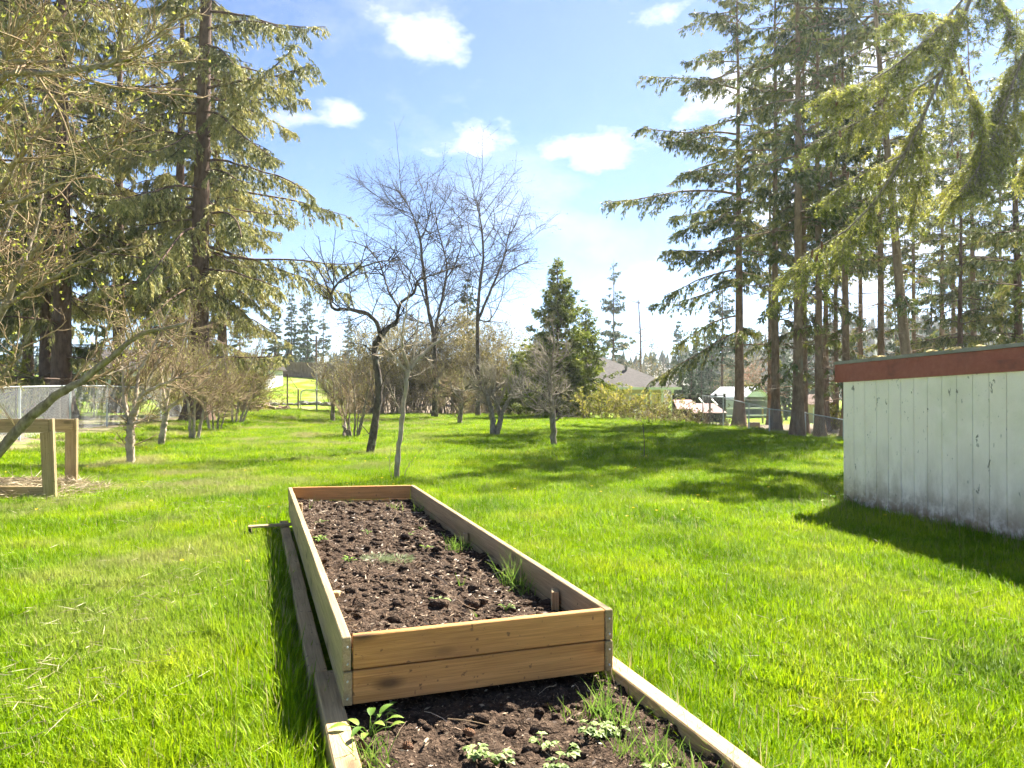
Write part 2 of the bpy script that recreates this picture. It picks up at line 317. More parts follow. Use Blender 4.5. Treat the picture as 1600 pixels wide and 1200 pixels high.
    bp = N.new('ShaderNodeBump'); bp.inputs['Strength'].default_value = .35; bp.inputs['Distance'].default_value = .006; L.new(fine, bp.inputs['Height']); L.new(bp.outputs[0], pb.inputs['Normal'])
    out = N.new('ShaderNodeOutputMaterial'); L.new(pb.outputs[0], out.inputs[0]); return m
M_WOODF = wood('cedar_board', (.42, .195, .058), (.60, .30, .098), (.36, .175, .07))
M_WOODG = wood('weathered_board', (.27, .19, .10), (.44, .325, .18), (.23, .185, .08))
M_TIMBER = wood('treated_timber', (.32, .21, .095), (.52, .375, .20), (.19, .13, .07))
M_SOIL = surf('garden_soil', (.014, .009, .006), (.092, .060, .040), 24, 9, .95, .9, bscale=60, coord='Generated' if False else 'Object', c3=(.20, .14, .095), s3=60, t3=(.58, .68), dist=.03, spec=.1)
M_STRAW = surf('straw', (.30, .22, .13), (.52, .42, .27), 20, 3, .8, 0, rnd=.1)
M_CHIP = leaf_mat('mulch_bits', [(0, (.06, .035, .02)), (.55, (.17, .11, .07)), (.85, (.34, .25, .16)), (1, (.55, .45, .32))], .05)
M_PAINT = surf('white_paint', (.50, .53, .47), (.62, .645, .59), 4, 8, .6, .25, bscale=40, stretch=(2, 2, .7), c3=(.42, .44, .36), s3=1.2, t3=(.55, .75), rnd=.03)
M_FASCIA = surf('red_paint', (.25, .066, .048), (.32, .098, .07), 5, 8, .6, .3, bscale=50, stretch=(.7, 3, 3), c3=(.18, .055, .045), s3=1.2, t3=(.54, .7))
M_DRIP = surf('grey_metal_edge', (.18, .165, .145), (.25, .235, .21), 6, 4, .5, .1)
M_MOSS = surf('roof_moss', (.28, .22, .06), (.45, .34, .13), 30, 5, .9, .6)
M_DARK = surf('dark_gap', (.012, .010, .008), (.03, .025, .02), 10, 3, .9, 0)
M_GALV = surf('galvanised_steel', (.42, .43, .42), (.56, .57, .56), 12, 4, .45, .05, metal=.3)
M_RUST = surf('rusty_steel', (.07, .045, .03), (.13, .085, .06), 10, 4, .7, .1)
def bark(name, c1, c2, c3, zs=.35, sc=9, t3=(.55, .7), s3=2.5, bump=.8):
    return surf(name, c1, c2, sc, 8, .9, bump, stretch=(1, 1, zs), c3=c3, s3=s3, t3=t3, dist=.03, spec=.15)
M_FIRBARK = bark('fir_bark', (.125, .076, .047), (.31, .21, .135), (.20, .18, .13))
M_FIRDARK = bark('dark_fir_bark', (.07, .042, .030), (.17, .11, .08), (.12, .09, .07))
M_APPLE = bark('apple_bark', (.055, .040, .032), (.145, .115, .09), (.22, .20, .15), .6, 14, (.56, .66), 7)
M_MOSSBARK = bark('mossy_bark', (.10, .078, .055), (.33, .275, .205), (.21, .18, .09), .5, 16, (.52, .66), 5)
M_PALEBARK = bark('pale_bark', (.27, .21, .145), (.46, .38, .28), (.18, .16, .09), .6, 10, (.56, .7), 3)
M_TWIG = bark('brown_twig', (.17, .115, .065), (.33, .24, .14), (.24, .21, .09), 1, 3, (.5, .65), 1.3, 0)
M_TWIGG = bark('grey_twig', (.20, .165, .125), (.38, .325, .25), (.22, .21, .11), 1, 3, (.5, .65), 1.3, 0)
M_TWIGD = bark('dark_twig', (.025, .019, .016), (.06, .047, .038), (.06, .055, .035), 1, 3, (.5, .65), 1.3, 0)
M_FIR = leaf_mat('fir_needles', [(0, (0.052, 0.077, 0.023)), (.4, (0.119, 0.148, 0.038)), (.75, (0.224, 0.237, 0.055)), (1, (0.368, 0.325, 0.082))], .30, patch=.5)
M_FIRL = leaf_mat('hanging_fir_needles', [(0, (0.110, 0.127, 0.043)), (.35, (0.232, 0.236, 0.075)), (.7, (0.392, 0.362, 0.117)), (1, (0.574, 0.493, 0.176))], .32, patch=.45)
M_SPRUCE = leaf_mat('spruce_needles', [(0, (0.104, 0.132, 0.022)), (.4, (0.216, 0.239, 0.039)), (.75, (0.355, 0.355, 0.062)), (1, (0.542, 0.496, 0.102))], .45, patch=.8)
M_CEDAR = leaf_mat('cedar_sprays', [(0, (0.070, 0.098, 0.014)), (.4, (0.151, 0.190, 0.027)), (.75, (0.263, 0.300, 0.042)), (1, (0.445, 0.438, 0.091))], .35, patch=.7)
M_FARFIR = leaf_mat('far_fir_needles', [(0, (0.036, 0.062, 0.032)), (.5, (0.073, 0.113, 0.052)), (1, (0.139, 0.172, 0.079))], .25, patch=.2)
M_LIME = leaf_mat('lime_leaves', [(0, (0.094, 0.109, 0.014)), (.35, (0.213, 0.218, 0.028)), (.7, (0.375, 0.345, 0.055)), (1, (0.575, 0.483, 0.130))], .45, patch=.9)
M_BRUSH = leaf_mat('brush_leaves', [(0, (0.098, 0.078, 0.030)), (.4, (0.207, 0.174, 0.060)), (.75, (0.322, 0.269, 0.095)), (1, (0.460, 0.392, 0.150))], .4, patch=.6)
M_BUD = leaf_mat('opening_buds', [(0, (.22, .25, .03)), (.5, (.36, .38, .055)), (1, (.55, .52, .12))], .45)
M_WEED = leaf_mat('weed_leaves', [(0, (.08, .16, .02)), (.5, (.16, .27, .035)), (1, (.30, .38, .07))], .4)
M_PALELEAF = leaf_mat('pale_strawberry_leaves', [(0, (0.115, 0.172, 0.040)), (.5, (0.230, 0.296, 0.085)), (1, (0.374, 0.429, 0.170))], .3)
M_BLOSSOM = leaf_mat('white_blossom', [(0, (.5, .46, .42)), (.5, (.66, .62, .58)), (1, (.8, .77, .74))], .3)
M_REDBUD = leaf_mat('red_spring_leaves', [(0, (.28, .12, .08)), (.5, (.42, .2, .14)), (1, (.55, .32, .24))], .35)
M_YELLOW = leaf_mat('dandelion_yellow', [(0, (.7, .5, .02)), (1, (.85, .68, .03))], .2)
M_TAG = surf('yellow_tape', (.72, .55, .03), (.82, .66, .05), 4, 2, .5, 0)
M_CONE = surf('cone_scales', (.10, .045, .02), (.22, .11, .05), 40, 4, .7, .5)
M_ROOF = surf('asphalt_shingle', (.055, .047, .043), (.095, .082, .074), 4, 6, .9, .4, bscale=20, stretch=(1, 1, 3))
M_BEIGE = surf('beige_siding', (.52, .40, .28), (.60, .475, .34), 2, 3, .7, .1)
M_TRIM = surf('white_trim', (.68, .68, .66), (.76, .76, .74), 3, 2, .5, 0)
M_GLASS = surf('window_glass', (.16, .15, .13), (.32, .28, .22), 1.0, 2, .12, 0, spec=.6)
M_TIN = surf('white_sheet_metal', (.66, .67, .70), (.76, .77, .80), 1.5, 3, .4, .1, spec=.5)
M_BLACKFENCE = surf('dark_stained_fence', (.035, .030, .028), (.065, .055, .05), 3, 4, .8, .1)
M_BROWNFENCE = surf('brown_fence_boards', (.17, .115, .08), (.25, .18, .13), 3, 5, .85, .2, stretch=(3, 3, .4))
M_PINKROOF = surf('faded_red_roof', (.20, .085, .072), (.28, .135, .115), 1.5, 4, .7, .1)
M_STONE = surf('stone', (.16, .145, .125), (.28, .26, .23), 5, 5, .9, .4)
M_LOG = surf('cut_wood', (.22, .15, .09), (.36, .27, .18), 5, 5, .9, .4)
M_HILL = surf('wooded_hill', (.030, .045, .030), (.07, .085, .05), .05, 8, 1, 0, coord='Object')

# ------------------------------------------------------------------ ground
def build_ground():
    k = np.linspace(-1, 1, 191); xs = np.sinh(k * 6.2) / np.sinh(6.2) * 2500
    k = np.linspace(0, 1, 211); ys = -12 + np.sinh(k * 6.0) / np.sinh(6.0) * 2700
    X, Y = np.meshgrid(xs, ys); Z = gz(X, Y)
    # garden bed: the ground sheet passes below the soil
    nx = len(xs); idx = np.arange(nx * len(ys)).reshape(len(ys), nx)
    q = np.stack([idx[:-1, :-1], idx[:-1, 1:], idx[1:, 1:], idx[1:, :-1]], -1).reshape(-1, 4)
    # litter strip under the right-hand trees and along the far thicket
    px = 800 + X / np.maximum(Y, 1) * F
    d1 = sm(Y - np.interp(X, [6, 9.4, 10.5, 14, 22], [36, 29.5, 26.5, 23.2, 20]), -.4, .8) * sm(X, 6, 8.6) * (1 - sm(Y, 36, 42)) * sm(Y, 3, 9)
    d2 = sm(Y, 44, 46) * (1 - sm(Y, 90, 110)) * sm(px, 525, 560) * (1 - sm(px, 860, 930))
    fl = -13.4 - .169 * (Y - 25)
    d3 = .55 * sm(fl + 2.4 - X, 0, 1.2) * (1 - sm(fl - 5 - X, 0, 3)) * (1 - sm(Y, 36, 42))
    me = np_mesh('ground', np.stack([X, Y, Z], -1).reshape(-1, 3), [q], [M_GROUND], True, np.maximum(np.maximum(d1, d2), d3).ravel())
    tag(link('ground', me), 'green lawn spreading from the garden bed to the back fence', 'lawn', kind='structure')
build_ground()

# bed frame (corners on plan)
FL = np.array([-.733, 3.29]); FR = np.array([.496, 3.715]); BL = np.array([-2.475, 8.38]); BR = np.array([-1.115, 8.60])
U = (BL - FL) / np.linalg.norm(BL - FL); Vv = np.array([U[1], -U[0]])
TL0 = FL - U * 1.9 + Vv * -.02; TR0 = FR - U * 1.9 + Vv * .06
SA = np.array([4.27, 9.7]); SD = np.array([.237, -.9715]); SP = np.array([.9715, .237]); SLEN, SWID = 5.2, 3.2

def inside_bed(x, y, m=0.0):
    p = np.stack([x, y], -1) - FL; u = p @ U; v = p @ Vv
    lo = -.15 - .0 * u; hi = np.where(u < 0, 1.40, np.where(u < 6.5, 1.31, 0))
    return (u < 5.45 + m) & (u > -3) & (v > lo - m) & (v < hi + m)
def inside_shed(x, y, m=0.0):
    p = np.stack([x, y], -1) - SA; u = p @ SD; v = p @ SP
    return (u > -m) & (u < SLEN + m) & (v > .05 - m) & (v < SWID + m)

def build_grass():
    rng = np.random.default_rng(11)
    src = bpy.data.collections.new('grass_clumps')          # sources for the grass, not in the scene themselves
    for c in range(10):
        patch = c < 5; Rr = .30 if patch else .09; nb = 1500 if patch else 46; h = [.88, 1.0, .75, .9, 1.05, 1.0, 1.25, .8, 1.5, 1.0][c]
        g = G(); r = Rr * np.sqrt(rng.random(nb)); th = rng.uniform(0, 2 * np.pi, nb)
        base = np.stack([r * np.cos(th), r * np.sin(th), np.zeros(nb) - .012], -1)
        cl = fbm(base[:, 0] * 9 + c * 7, base[:, 1] * 9, 2, 31)                       # tufts inside a patch
        az = th * (0 if patch else 1) + rng.normal(0, .9, nb) + (cl * 14 if patch else 0); lean = rng.uniform(.05, .8, nb); Lb = rng.uniform(.045, .115, nb) * h * (.55 + .95 * cl)
        hd = np.stack([np.cos(az), np.sin(az), np.zeros(nb)], -1); sd = np.stack([-np.sin(az), np.cos(az), np.zeros(nb)], -1); up = np.array([0, 0, 1.])
        w = rng.uniform(.0016, .0030, nb)[:, None]
        m = base + Lb[:, None] * .55 * (up * np.cos(lean * .5)[:, None] + hd * np.sin(lean * .5)[:, None])
        t = m + Lb[:, None] * .5 * (up * np.cos(lean * 1.6)[:, None] + hd * np.sin(lean * 1.6)[:, None])
        Vb = np.stack([base - sd * w, base + sd * w, m + sd * w * .9, m - sd * w * .9, t], 1).reshape(-1, 3)
        i = np.arange(nb)[:, None] * 5
        g.add(Vb, [np.hstack([i, i + 1, i + 2, i + 3]), np.hstack([i + 3, i + 2, i + 4])], np.repeat(rng.random(nb), 5))
        me = np_mesh('grass_clump', np.concatenate(g.V), [np.concatenate(v) for v in g.F.values()], [M_GRASS], False, np.concatenate(g.A))
        o = bpy.data.objects.new('grass_%02d' % c, me); src.objects.link(o)
    pts = []; sc = []; ix = []
    for (d0, d1, dens, s) in ((1.6, 4.6, 330, .95), (4.6, 8, 200, 1.1), (8, 15, 85, 1.45), (1.6, 8, 10.5, 1.0), (8, 16, 5.6, 1.35), (16, 28, 2.6, 1.9), (28, 50, 1.5, 2.5)):
        wx = d1 * .8 + 1.5; st = dens ** -.5; gx, gy = np.meshgrid(np.arange(-wx, wx, st), np.arange(d0, d1, st)); n = gx.size; x = gx.ravel() + rng.uniform(-.5, .5, n) * st; y = gy.ravel() + rng.uniform(-.4, .4, n) * st
        k = (np.abs(x) < y * .8 + 1.5) & ~inside_bed(x, y) & ~inside_shed(x, y)
        fx = np.interp(x, [6, 9.4, 10.5, 14, 22], [36, 29.5, 26.5, 23.2, 20]); k &= ~((x > 7.5) & (y > fx + rng.normal(0, .25, n)))
        k &= x > (-13.4 - .169 * (y - 25) + 1.2 + rng.normal(0, .4, n)); k &= ~((x > 2.5) & (y > 38)) & (y < 45.5)
        k &= ~((x < -5.6) & (x > -9.5) & (y > 9.9) & (y < 12.0) & (rng.random(n) < .8))
        near = inside_bed(x, y, .42 * s) | inside_shed(x, y, .42 * s); k &= near if dens > 50 else ~near
        if dens > 50: k &= rng.random(n) < .7
        # thin, matted spots
        k &= rng.random(n) < (.62 + .9 * fbm(x * .8, y * .8, 3, 40) if dens > 50 else 1.1)
        x = x[k]; y = y[k]; pts.append(np.stack([x, y, gz(x, y)], -1)); tall = .62 + .85 * fbm(x * .55, y * .55, 3, 77)
        sc.append(s * (tall if dens > 50 else .75 + .5 * tall) * rng.uniform(.85, 1.15, len(x))); ix.append(rng.integers(5, 10, len(x)) if dens > 50 else rng.integers(0, 5, len(x)))
    pts = np.concatenate(pts); sc = np.concatenate(sc)
    # longer uncut grass against the timbers and the shed foot
    ex = []
    for (a, b, n, spread) in ((TL0 - Vv * .20, FL + U * 5 - Vv * .24, 260, .05), (TR0 + Vv * .07, FR + U * 5 + Vv * .06, 300, .05), (SA - SP * .06, SA + SD * SLEN - SP * .06, 260, .08)):
        t = rng.random(n)[:, None]; q = a + (b - a) * t + rng.normal(0, spread, (n, 2)); ex.append(q)
    ex = np.concatenate(ex); ok = ~inside_bed(ex[:, 0], ex[:, 1]) & ~inside_shed(ex[:, 0], ex[:, 1]); ex = ex[ok]
    pts = np.concatenate([pts, np.column_stack([ex, gz(ex[:, 0], ex[:, 1])])]); sc = np.concatenate([sc, rng.uniform(1.0, 1.6, len(ex))]); ix = np.concatenate(ix + [rng.integers(5, 10, len(ex))])
    me = bpy.data.meshes.new('grass'); me.vertices.add(len(pts)); me.vertices.foreach_set('co', pts.astype(np.float32).ravel())
    me.attributes.new('sc', 'FLOAT', 'POINT').data.foreach_set('value', sc.astype(np.float32))
    me.attributes.new('rz', 'FLOAT', 'POINT').data.foreach_set('value', rng.uniform(0, 6.283, len(pts)).astype(np.float32))
    me.attributes.new('ix', 'INT', 'POINT').data.foreach_set('value', ix.astype(np.int32))
    me.update(); o = link('grass', me); tag(o, 'bright spring green lawn grass with dry straw patches', 'grass', kind='stuff')
    ng = bpy.data.node_groups.new('grass_scatter', 'GeometryNodeTree')
    ng.interface.new_socket('Geometry', in_out='INPUT', socket_type='NodeSocketGeometry'); ng.interface.new_socket('Geometry', in_out='OUTPUT', socket_type='NodeSocketGeometry')
    N = ng.nodes; L = ng.links; gi = N.new('NodeGroupInput'); go = N.new('NodeGroupOutput')
    ci = N.new('GeometryNodeCollectionInfo'); ci.inputs['Collection'].default_value = src; ci.inputs['Separate Children'].default_value = True
    ip = N.new('GeometryNodeInstanceOnPoints'); ip.inputs['Pick Instance'].default_value = True
    mp = N.new('GeometryNodeMeshToPoints')
    rv = N.new('GeometryNodeInputNamedAttribute'); rv.data_type = 'INT'; rv.inputs['Name'].default_value = 'ix'
    a1 = N.new('GeometryNodeInputNamedAttribute'); a1.data_type = 'FLOAT'; a1.inputs['Name'].default_value = 'sc'
    a2 = N.new('GeometryNodeInputNamedAttribute'); a2.data_type = 'FLOAT'; a2.inputs['Name'].default_value = 'rz'
    cb = N.new('ShaderNodeCombineXYZ'); L.new(a2.outputs['Attribute'], cb.inputs[2])
    sc_ = N.new('ShaderNodeCombineXYZ'); pw = N.new('ShaderNodeMath'); pw.operation = 'POWER'; pw.inputs[1].default_value = .62; L.new(a1.outputs['Attribute'], pw.inputs[0])
    L.new(a1.outputs['Attribute'], sc_.inputs[0]); L.new(a1.outputs['Attribute'], sc_.inputs[1]); L.new(pw.outputs[0], sc_.inputs[2])
    e2r = N.new('FunctionNodeEulerToRotation'); L.new(cb.outputs[0], e2r.inputs[0])
    L.new(gi.outputs[0], mp.inputs['Mesh']); L.new(mp.outputs[0], ip.inputs['Points']); L.new(ci.outputs[0], ip.inputs['Instance']); L.new(rv.outputs['Attribute'], ip.inputs['Instance Index'])
    L.new(e2r.outputs[0], ip.inputs['Rotation']); L.new(sc_.outputs[0], ip.inputs['Scale']); L.new(ip.outputs[0], go.inputs[0])
    md = o.modifiers.new('scatter', 'NODES'); md.node_group = ng
build_grass()

# ------------------------------------------------------------------ raised bed
BOXC = {}
def board_mesh(L, T, Hh, bev=.004):
    k = (round(L, 3), round(T, 3), round(Hh, 3))
    if k in BOXC: return BOXC[k]
    bm = bmesh.new(); bmesh.ops.create_cube(bm, size=1)
    for v in bm.verts: v.co.x *= L; v.co.y *= T; v.co.z *= Hh
    bmesh.ops.bevel(bm, geom=list(bm.edges), offset=bev, segments=1, affect='EDGES')
    me = bpy.data.meshes.new('board'); bm.to_mesh(me); bm.free(); BOXC[k] = me; return me
def board(name, p, q, T, Hh, mat, parent, side=0, bev=.004, roll=0):
    """board between two 3D points (axis through its middle); T thickness sideways, Hh height; side shifts it sideways by half T"""
    p = Vector(p); q = Vector(q); d = q - p; L = d.length; x = d.normalized()
    y = Vector((0, 0, 1)).cross(x).normalized() if abs(x.z) < .95 else (Vector((0, 1, 0)) - x * x.y).normalized()
    z = x.cross(y)
    Mx = Matrix((x, y, z)).transposed().to_4x4(); Mx = Mx @ Matrix.Rotation(roll, 4, 'X'); Mx.translation = (p + q) / 2 + y * side * T / 2
    me = board_mesh(L, T, Hh, bev).copy(); me.materials.clear(); me.materials.append(mat)
    o = bpy.data.objects.new(name, me); COL.objects.link(o)
    if parent is not None:
        o.parent = parent; pm = Matrix.Translation(parent.location) @ Matrix.Rotation(parent.rotation_euler.z, 4, 'Z'); o.matrix_local = pm.inverted() @ Mx
    else: o.matrix_local = Mx
    return o
def v3(p, z): return (p[0], p[1], z)
def build_bed():
    root = empty('raised_garden_bed', v3((FL + FR) / 2, .12), 'long raised garden bed of two-high cedar boards filled with soil', 'garden bed')
    zb, bh, T = .125, .150, .040
    for lev in range(2):
        z = zb + bh * (lev + .5) + lev * .003; hh = bh - .003
        sk = .006 if lev else 0
        board('long_board', v3(FL - Vv * sk, z), v3(BL - Vv * sk, z), T, hh, M_WOODG, root, -1)
        board('long_board', v3(FR, z), v3(BR, z), T, hh, M_WOODG, root, 1)
        a = FL + Vv * (T + .002) + U * .006; b = FR - Vv * (T + .002) + U * .006
        board('end_board', v3(a, z), v3(b, z), T, hh, M_WOODF, root, 1)
        a = BL + Vv * (T + .002); b = BR - Vv * (T + .002)
        board('end_board', v3(a, z), v3(b, z), T, hh, M_WOODF, root, -1)
    # cleat and inner pegs that tie the courses together
    R = (BR - FR) / np.linalg.norm(BR - FR)
    for k, (t, side, zt) in enumerate(((.62, 'R', .37), (2.6, 'R', .34), (.9, 'L', .395), (4.3, 'L', .40))):
        base = (FR + R * t - Vv * (T + .022)) if side == 'R' else (FL + U * t + Vv * (T + .020))
        board('cleat', v3(base, zt - .2), (base[0], base[1] + .0001, zt), .085 if side == 'R' else .05, .042, M_TIMBER, root)
    # screws on the board ends
    sm_ = G(); sm_.tube([(0, 0, 0), (0, -.012, 0)], .004, 6); me = np_mesh('screw', np.concatenate(sm_.V), [np.concatenate(v) for v in sm_.F.values()], [M_GALV])
    for px, cz in ((FL - Vv * .02 if False else FL + Vv * .02, (.16, .235, .31, .385)), (FR - Vv * .02, (.16, .235, .31, .385))):
        for z in cz:
            s = link('screw', me, root); s.location = (px[0] - root.location.x, px[1] - root.location.y - .001, z - root.location.z)
    # soil
    def soil(name, label, lo_u, hi_u, lo_v, hi_v, zf, du, seed, hi_vf=None):
        us = np.arange(lo_u, hi_u, du); vs_ = np.linspace(0, 1, int((hi_v - lo_v) / du) + 1); A, B = np.meshgrid(us, vs_)
        wv = hi_v if hi_vf is None else hi_vf(A); Bv = lo_v + B * (wv - lo_v)
        xy = FL[None, None] + A[..., None] * U + Bv[..., None] * Vv
        Z = zf(A, Bv) + .060 * (fbm(A * 4, Bv * 4, 3, seed) - .45) + .060 * (fbm(A * 17, Bv * 17, 3, seed + 3) - .45) + .03 * (fbm(A * 55, Bv * 55, 2, seed + 9) - .4)
        n1, n2 = A.shape; idx = np.arange(n1 * n2).reshape(n1, n2); q = np.stack([idx[:-1, :-1], idx[:-1, 1:], idx[1:, 1:], idx[1:, :-1]], -1).reshape(-1, 4)
        V = np.concatenate([xy, Z[..., None]], -1).reshape(-1, 3); org = V.mean(0); org[2] = V[:, 2].min()
        o = link(name, np_mesh(name, V - org, [q], [M_SOIL], True), None, org); tag(o, label, 'soil', kind='stuff'); return A, Bv, Z
    def zu(u, v): return .295 + .035 * sm(-u, -3.5, -.5) - .05 * sm(u, 3, 5) + .05 * (1 - sm(v, .1, .8)) - .07 * sm(v, .85, 1.2) * (1 - sm(u, 3, 5))
    wR = lambda A: 1.30 - .042 + A * (np.dot(BR - BL, Vv) - np.dot(FR - FL, Vv)) / 5.37
    A1, B1, Z1 = soil('soil', 'dark crumbly soil inside the raised cedar bed', .05, 5.30, .042, 1.25, zu, .020, 3, wR)
    def zl(u, v): return .075 + .02 * sm(-u, .3, 1.2) - .015 * sm(v, .8, 1.3)
    A2, B2, Z2 = soil('soil', 'dark shaded soil of the low bed below the front boards', -2.3, .30, .015, 1.34, zl, .013, 9)
    rng = np.random.default_rng(5)
    # bark bits, dead stems and straw lying on the soil
    for nm, A, B, Z, n, lab, ls in (('mulch_bits', A1, B1, Z1, 9000, 'bits of bark and dry stems on the soil in the raised bed', 1.0), ('mulch_bits', A2, B2, Z2, 5200, 'bits of bark and straw on the low bed soil', .8)):
        i = rng.integers(0, A.shape[0] - 1, n); j = rng.integers(0, A.shape[1] - 1, n)
        if nm and ls < 1: j = np.where(rng.random(n) < .6, (j * .45).astype(int), j)
        u = A[i, j] + rng.uniform(-.01, .01, n); v = B[i, j]; p2 = FL + u[:, None] * U + v[:, None] * Vv
        Pt = np.column_stack([p2, Z[i, j] + .004]); az = rng.uniform(0, 6.28, n)
        Dr = np.stack([np.cos(az), np.sin(az), rng.uniform(-.15, .35, n)], -1); ln = rng.gamma(2.0, .010, n) * ls + .008
        g = G(); leaves(g, Pt, Dr, ln, np.clip(ln * .3, .003, .010), rng, rng.beta(1.3, 1.3, n)); k = 90; sp = rng.integers(0, n, k)
        Lz = rng.uniform(.08, .28, k); a2 = rng.uniform(0, 6.28, k)
        Pts, Rr = grow(Pt[sp] + [0, 0, .006], np.stack([np.cos(a2), np.sin(a2), np.full(k, .12)], -1), Lz, np.full(k, .0022), 6, .16, -.012, rng, .5); tube_batch(g, Pts, Rr, 3, rng.uniform(.6, 1, k))
        o = g.build(nm, M_CHIP); tag(o, lab, 'mulch', kind='stuff')
    bm = bmesh.new(); bmesh.ops.create_icosphere(bm, subdivisions=1, radius=1); cv = np.array([v.co[:] for v in bm.verts]); cf = np.array([[v.index for v in f.verts] for f in bm.faces]); bm.free()
    for A, B, Z, n, lab in ((A1, B1, Z1, 900, 'loose clods of soil in the raised bed'), (A2, B2, Z2, 420, 'loose clods of soil in the low bed')):
        i = rng.integers(1, A.shape[0] - 1, n); j = rng.integers(1, A.shape[1] - 1, n); p2 = FL + A[i, j][:, None] * U + B[i, j][:, None] * Vv; sz = rng.gamma(2.2, .0055, n) + .005
        V = cv[None] * (1 + rng.normal(0, .22, (n, len(cv), 1))) * sz[:, None, None] * np.array([1.2, 1, .75]) + np.column_stack([p2, Z[i, j] + sz * .2])[:, None]
        g = G(); g.add(V.reshape(-1, 3), (np.arange(n)[:, None, None] * len(cv) + cf[None]).reshape(-1, 3)); o = g.build('soil_clods', M_SOIL, smooth=True); tag(o, lab, 'soil', kind='stuff')
    return (A1, B1, Z1), (A2, B2, Z2)
S1, S2 = build_bed()
def soil_z(S, u, v):
    A, B, Z = S; i = np.argmin(np.abs(A[0] - u)) if A.shape[1] > 1 else 0; j = np.argmin(np.abs(B[:, i] - v)); return float(Z[j, i])
def bed_pt(u, v, S): p = FL + U * u + Vv * v; return np.array([p[0], p[1], soil_z(S, u, v)])
def bed_uv(px, py, z):
    D = (CAMH - z) * F / (py - HY); p = np.array([(px - CX) / F * D, D]) - FL; return float(p @ U), float(p @ Vv)

def build_low_bed():
    a = TL0; root = empty('low_timber_bed', v3((TL0 + TR0) / 2, 0), 'low bed edged with weathered timbers under the raised bed', 'garden bed')
    def seg(u0, u1, v, z, w, h, mat=M_TIMBER, nm='timber'): board(nm, v3(FL + U * u0 + Vv * v, z), v3(FL + U * u1 + Vv * v, z), w, h, mat, root, 0, .006)
    seg(-2.3, .48, -.040, .05, .098, .14); seg(.485, 2.1, -.066, .047, .09, .14); seg(2.105, 3.9, -.060, .044, .088, .135); seg(3.905, 5.1, -.062, .042, .085, .13)
    seg(-2.3, 1.2, 1.355, .055, .088, .14)
    seg(1.22, 5.1, 1.33, .035, .06, .10)
    c = FL + U * 4.72; board('cross_plank', v3(c - Vv * .42, .125), v3(c + Vv * .05 - U * .0, .128), .085, .022, M_WOODG, root)
    board('stake', v3(c - Vv * .40, -.05), v3(c - Vv * .40 + [0, .0001], .112), .03, .03, M_DARK, root)
build_low_bed()

def build_thatch():
    rng = np.random.default_rng(21); n = 34000; x = rng.uniform(-6.5, 5.5, n); y = rng.uniform(2.2, 12, n); w = fbm(x * .55, y * .55, 4, 61); keep = (rng.random(n) < np.clip((w - .46) * 5, .03, 1) * np.where(x < -1.9, 1.0, .15)) & ~inside_bed(x, y, .03) & ~inside_shed(x, y); x = x[keep]; y = y[keep]; n = len(x); az = rng.uniform(0, 6.28, n)
    g = G(); leaves(g, np.stack([x, y, gz(x, y) + rng.uniform(.045, .10, n)], -1), np.stack([np.cos(az), np.sin(az), rng.normal(0, .25, n)], -1), rng.uniform(.05, .17, n), .0042, rng, flat=.4)
    o = g.build('dry_thatch', leaf_mat('dry_grass', [(0, (.20, .165, .075)), (.5, (.36, .31, .16)), (1, (.52, .46, .28))], .3)); tag(o, 'dead straw-coloured grass blades lying in the lawn', 'dry grass', kind='stuff')
build_thatch()
# plants in the beds
def tuft(loc, n, h, label, group, seed, spread=.035, mat=None):
    n = n if n < 8 else int(n * 1.8); spread = spread if n >= 8 else .004; rng = np.random.default_rng(seed); root = np.asarray(loc, float); g = G(); az = rng.uniform(0, 6.28, n)
    P0 = np.zeros((n, 3)); P0[:, :2] = rng.normal(0, spread, (n, 2)); P0[:, 2] = -.02
    D0 = np.stack([np.cos(az) * .35, np.sin(az) * .35, np.ones(n)], -1) + rng.normal(0, .15, (n, 3)); Ln = h * rng.uniform(.45, 1.1, n)
    Pts, R = grow(P0, D0, Ln, np.full(n, .0030 if n < 8 else .0040), 5, .09, -.09, rng, .15)
    # flat blades
    T = unit(np.gradient(Pts, axis=1)); sd = unit(np.cross(T, np.array([np.cos(az + 1.57), np.sin(az + 1.57), az * 0]).T[:, None] * 0 + rng.normal(size=(n, 1, 3))))
    V = np.stack([Pts - sd * R[..., None], Pts + sd * R[..., None]], 2).reshape(-1, 3); idx = np.arange(n * 10).reshape(n, 5, 2)
    q = np.stack([idx[:, :-1, 0], idx[:, :-1, 1], idx[:, 1:, 1], idx[:, 1:, 0]], -1).reshape(-1, 4); g.add(V, q, np.repeat(rng.uniform(.2, .9, n), 10))
    o = g.build('grass_tuft', mat or M_WEED); o.location = root; tag(o, label, 'grass tuft', group); return o
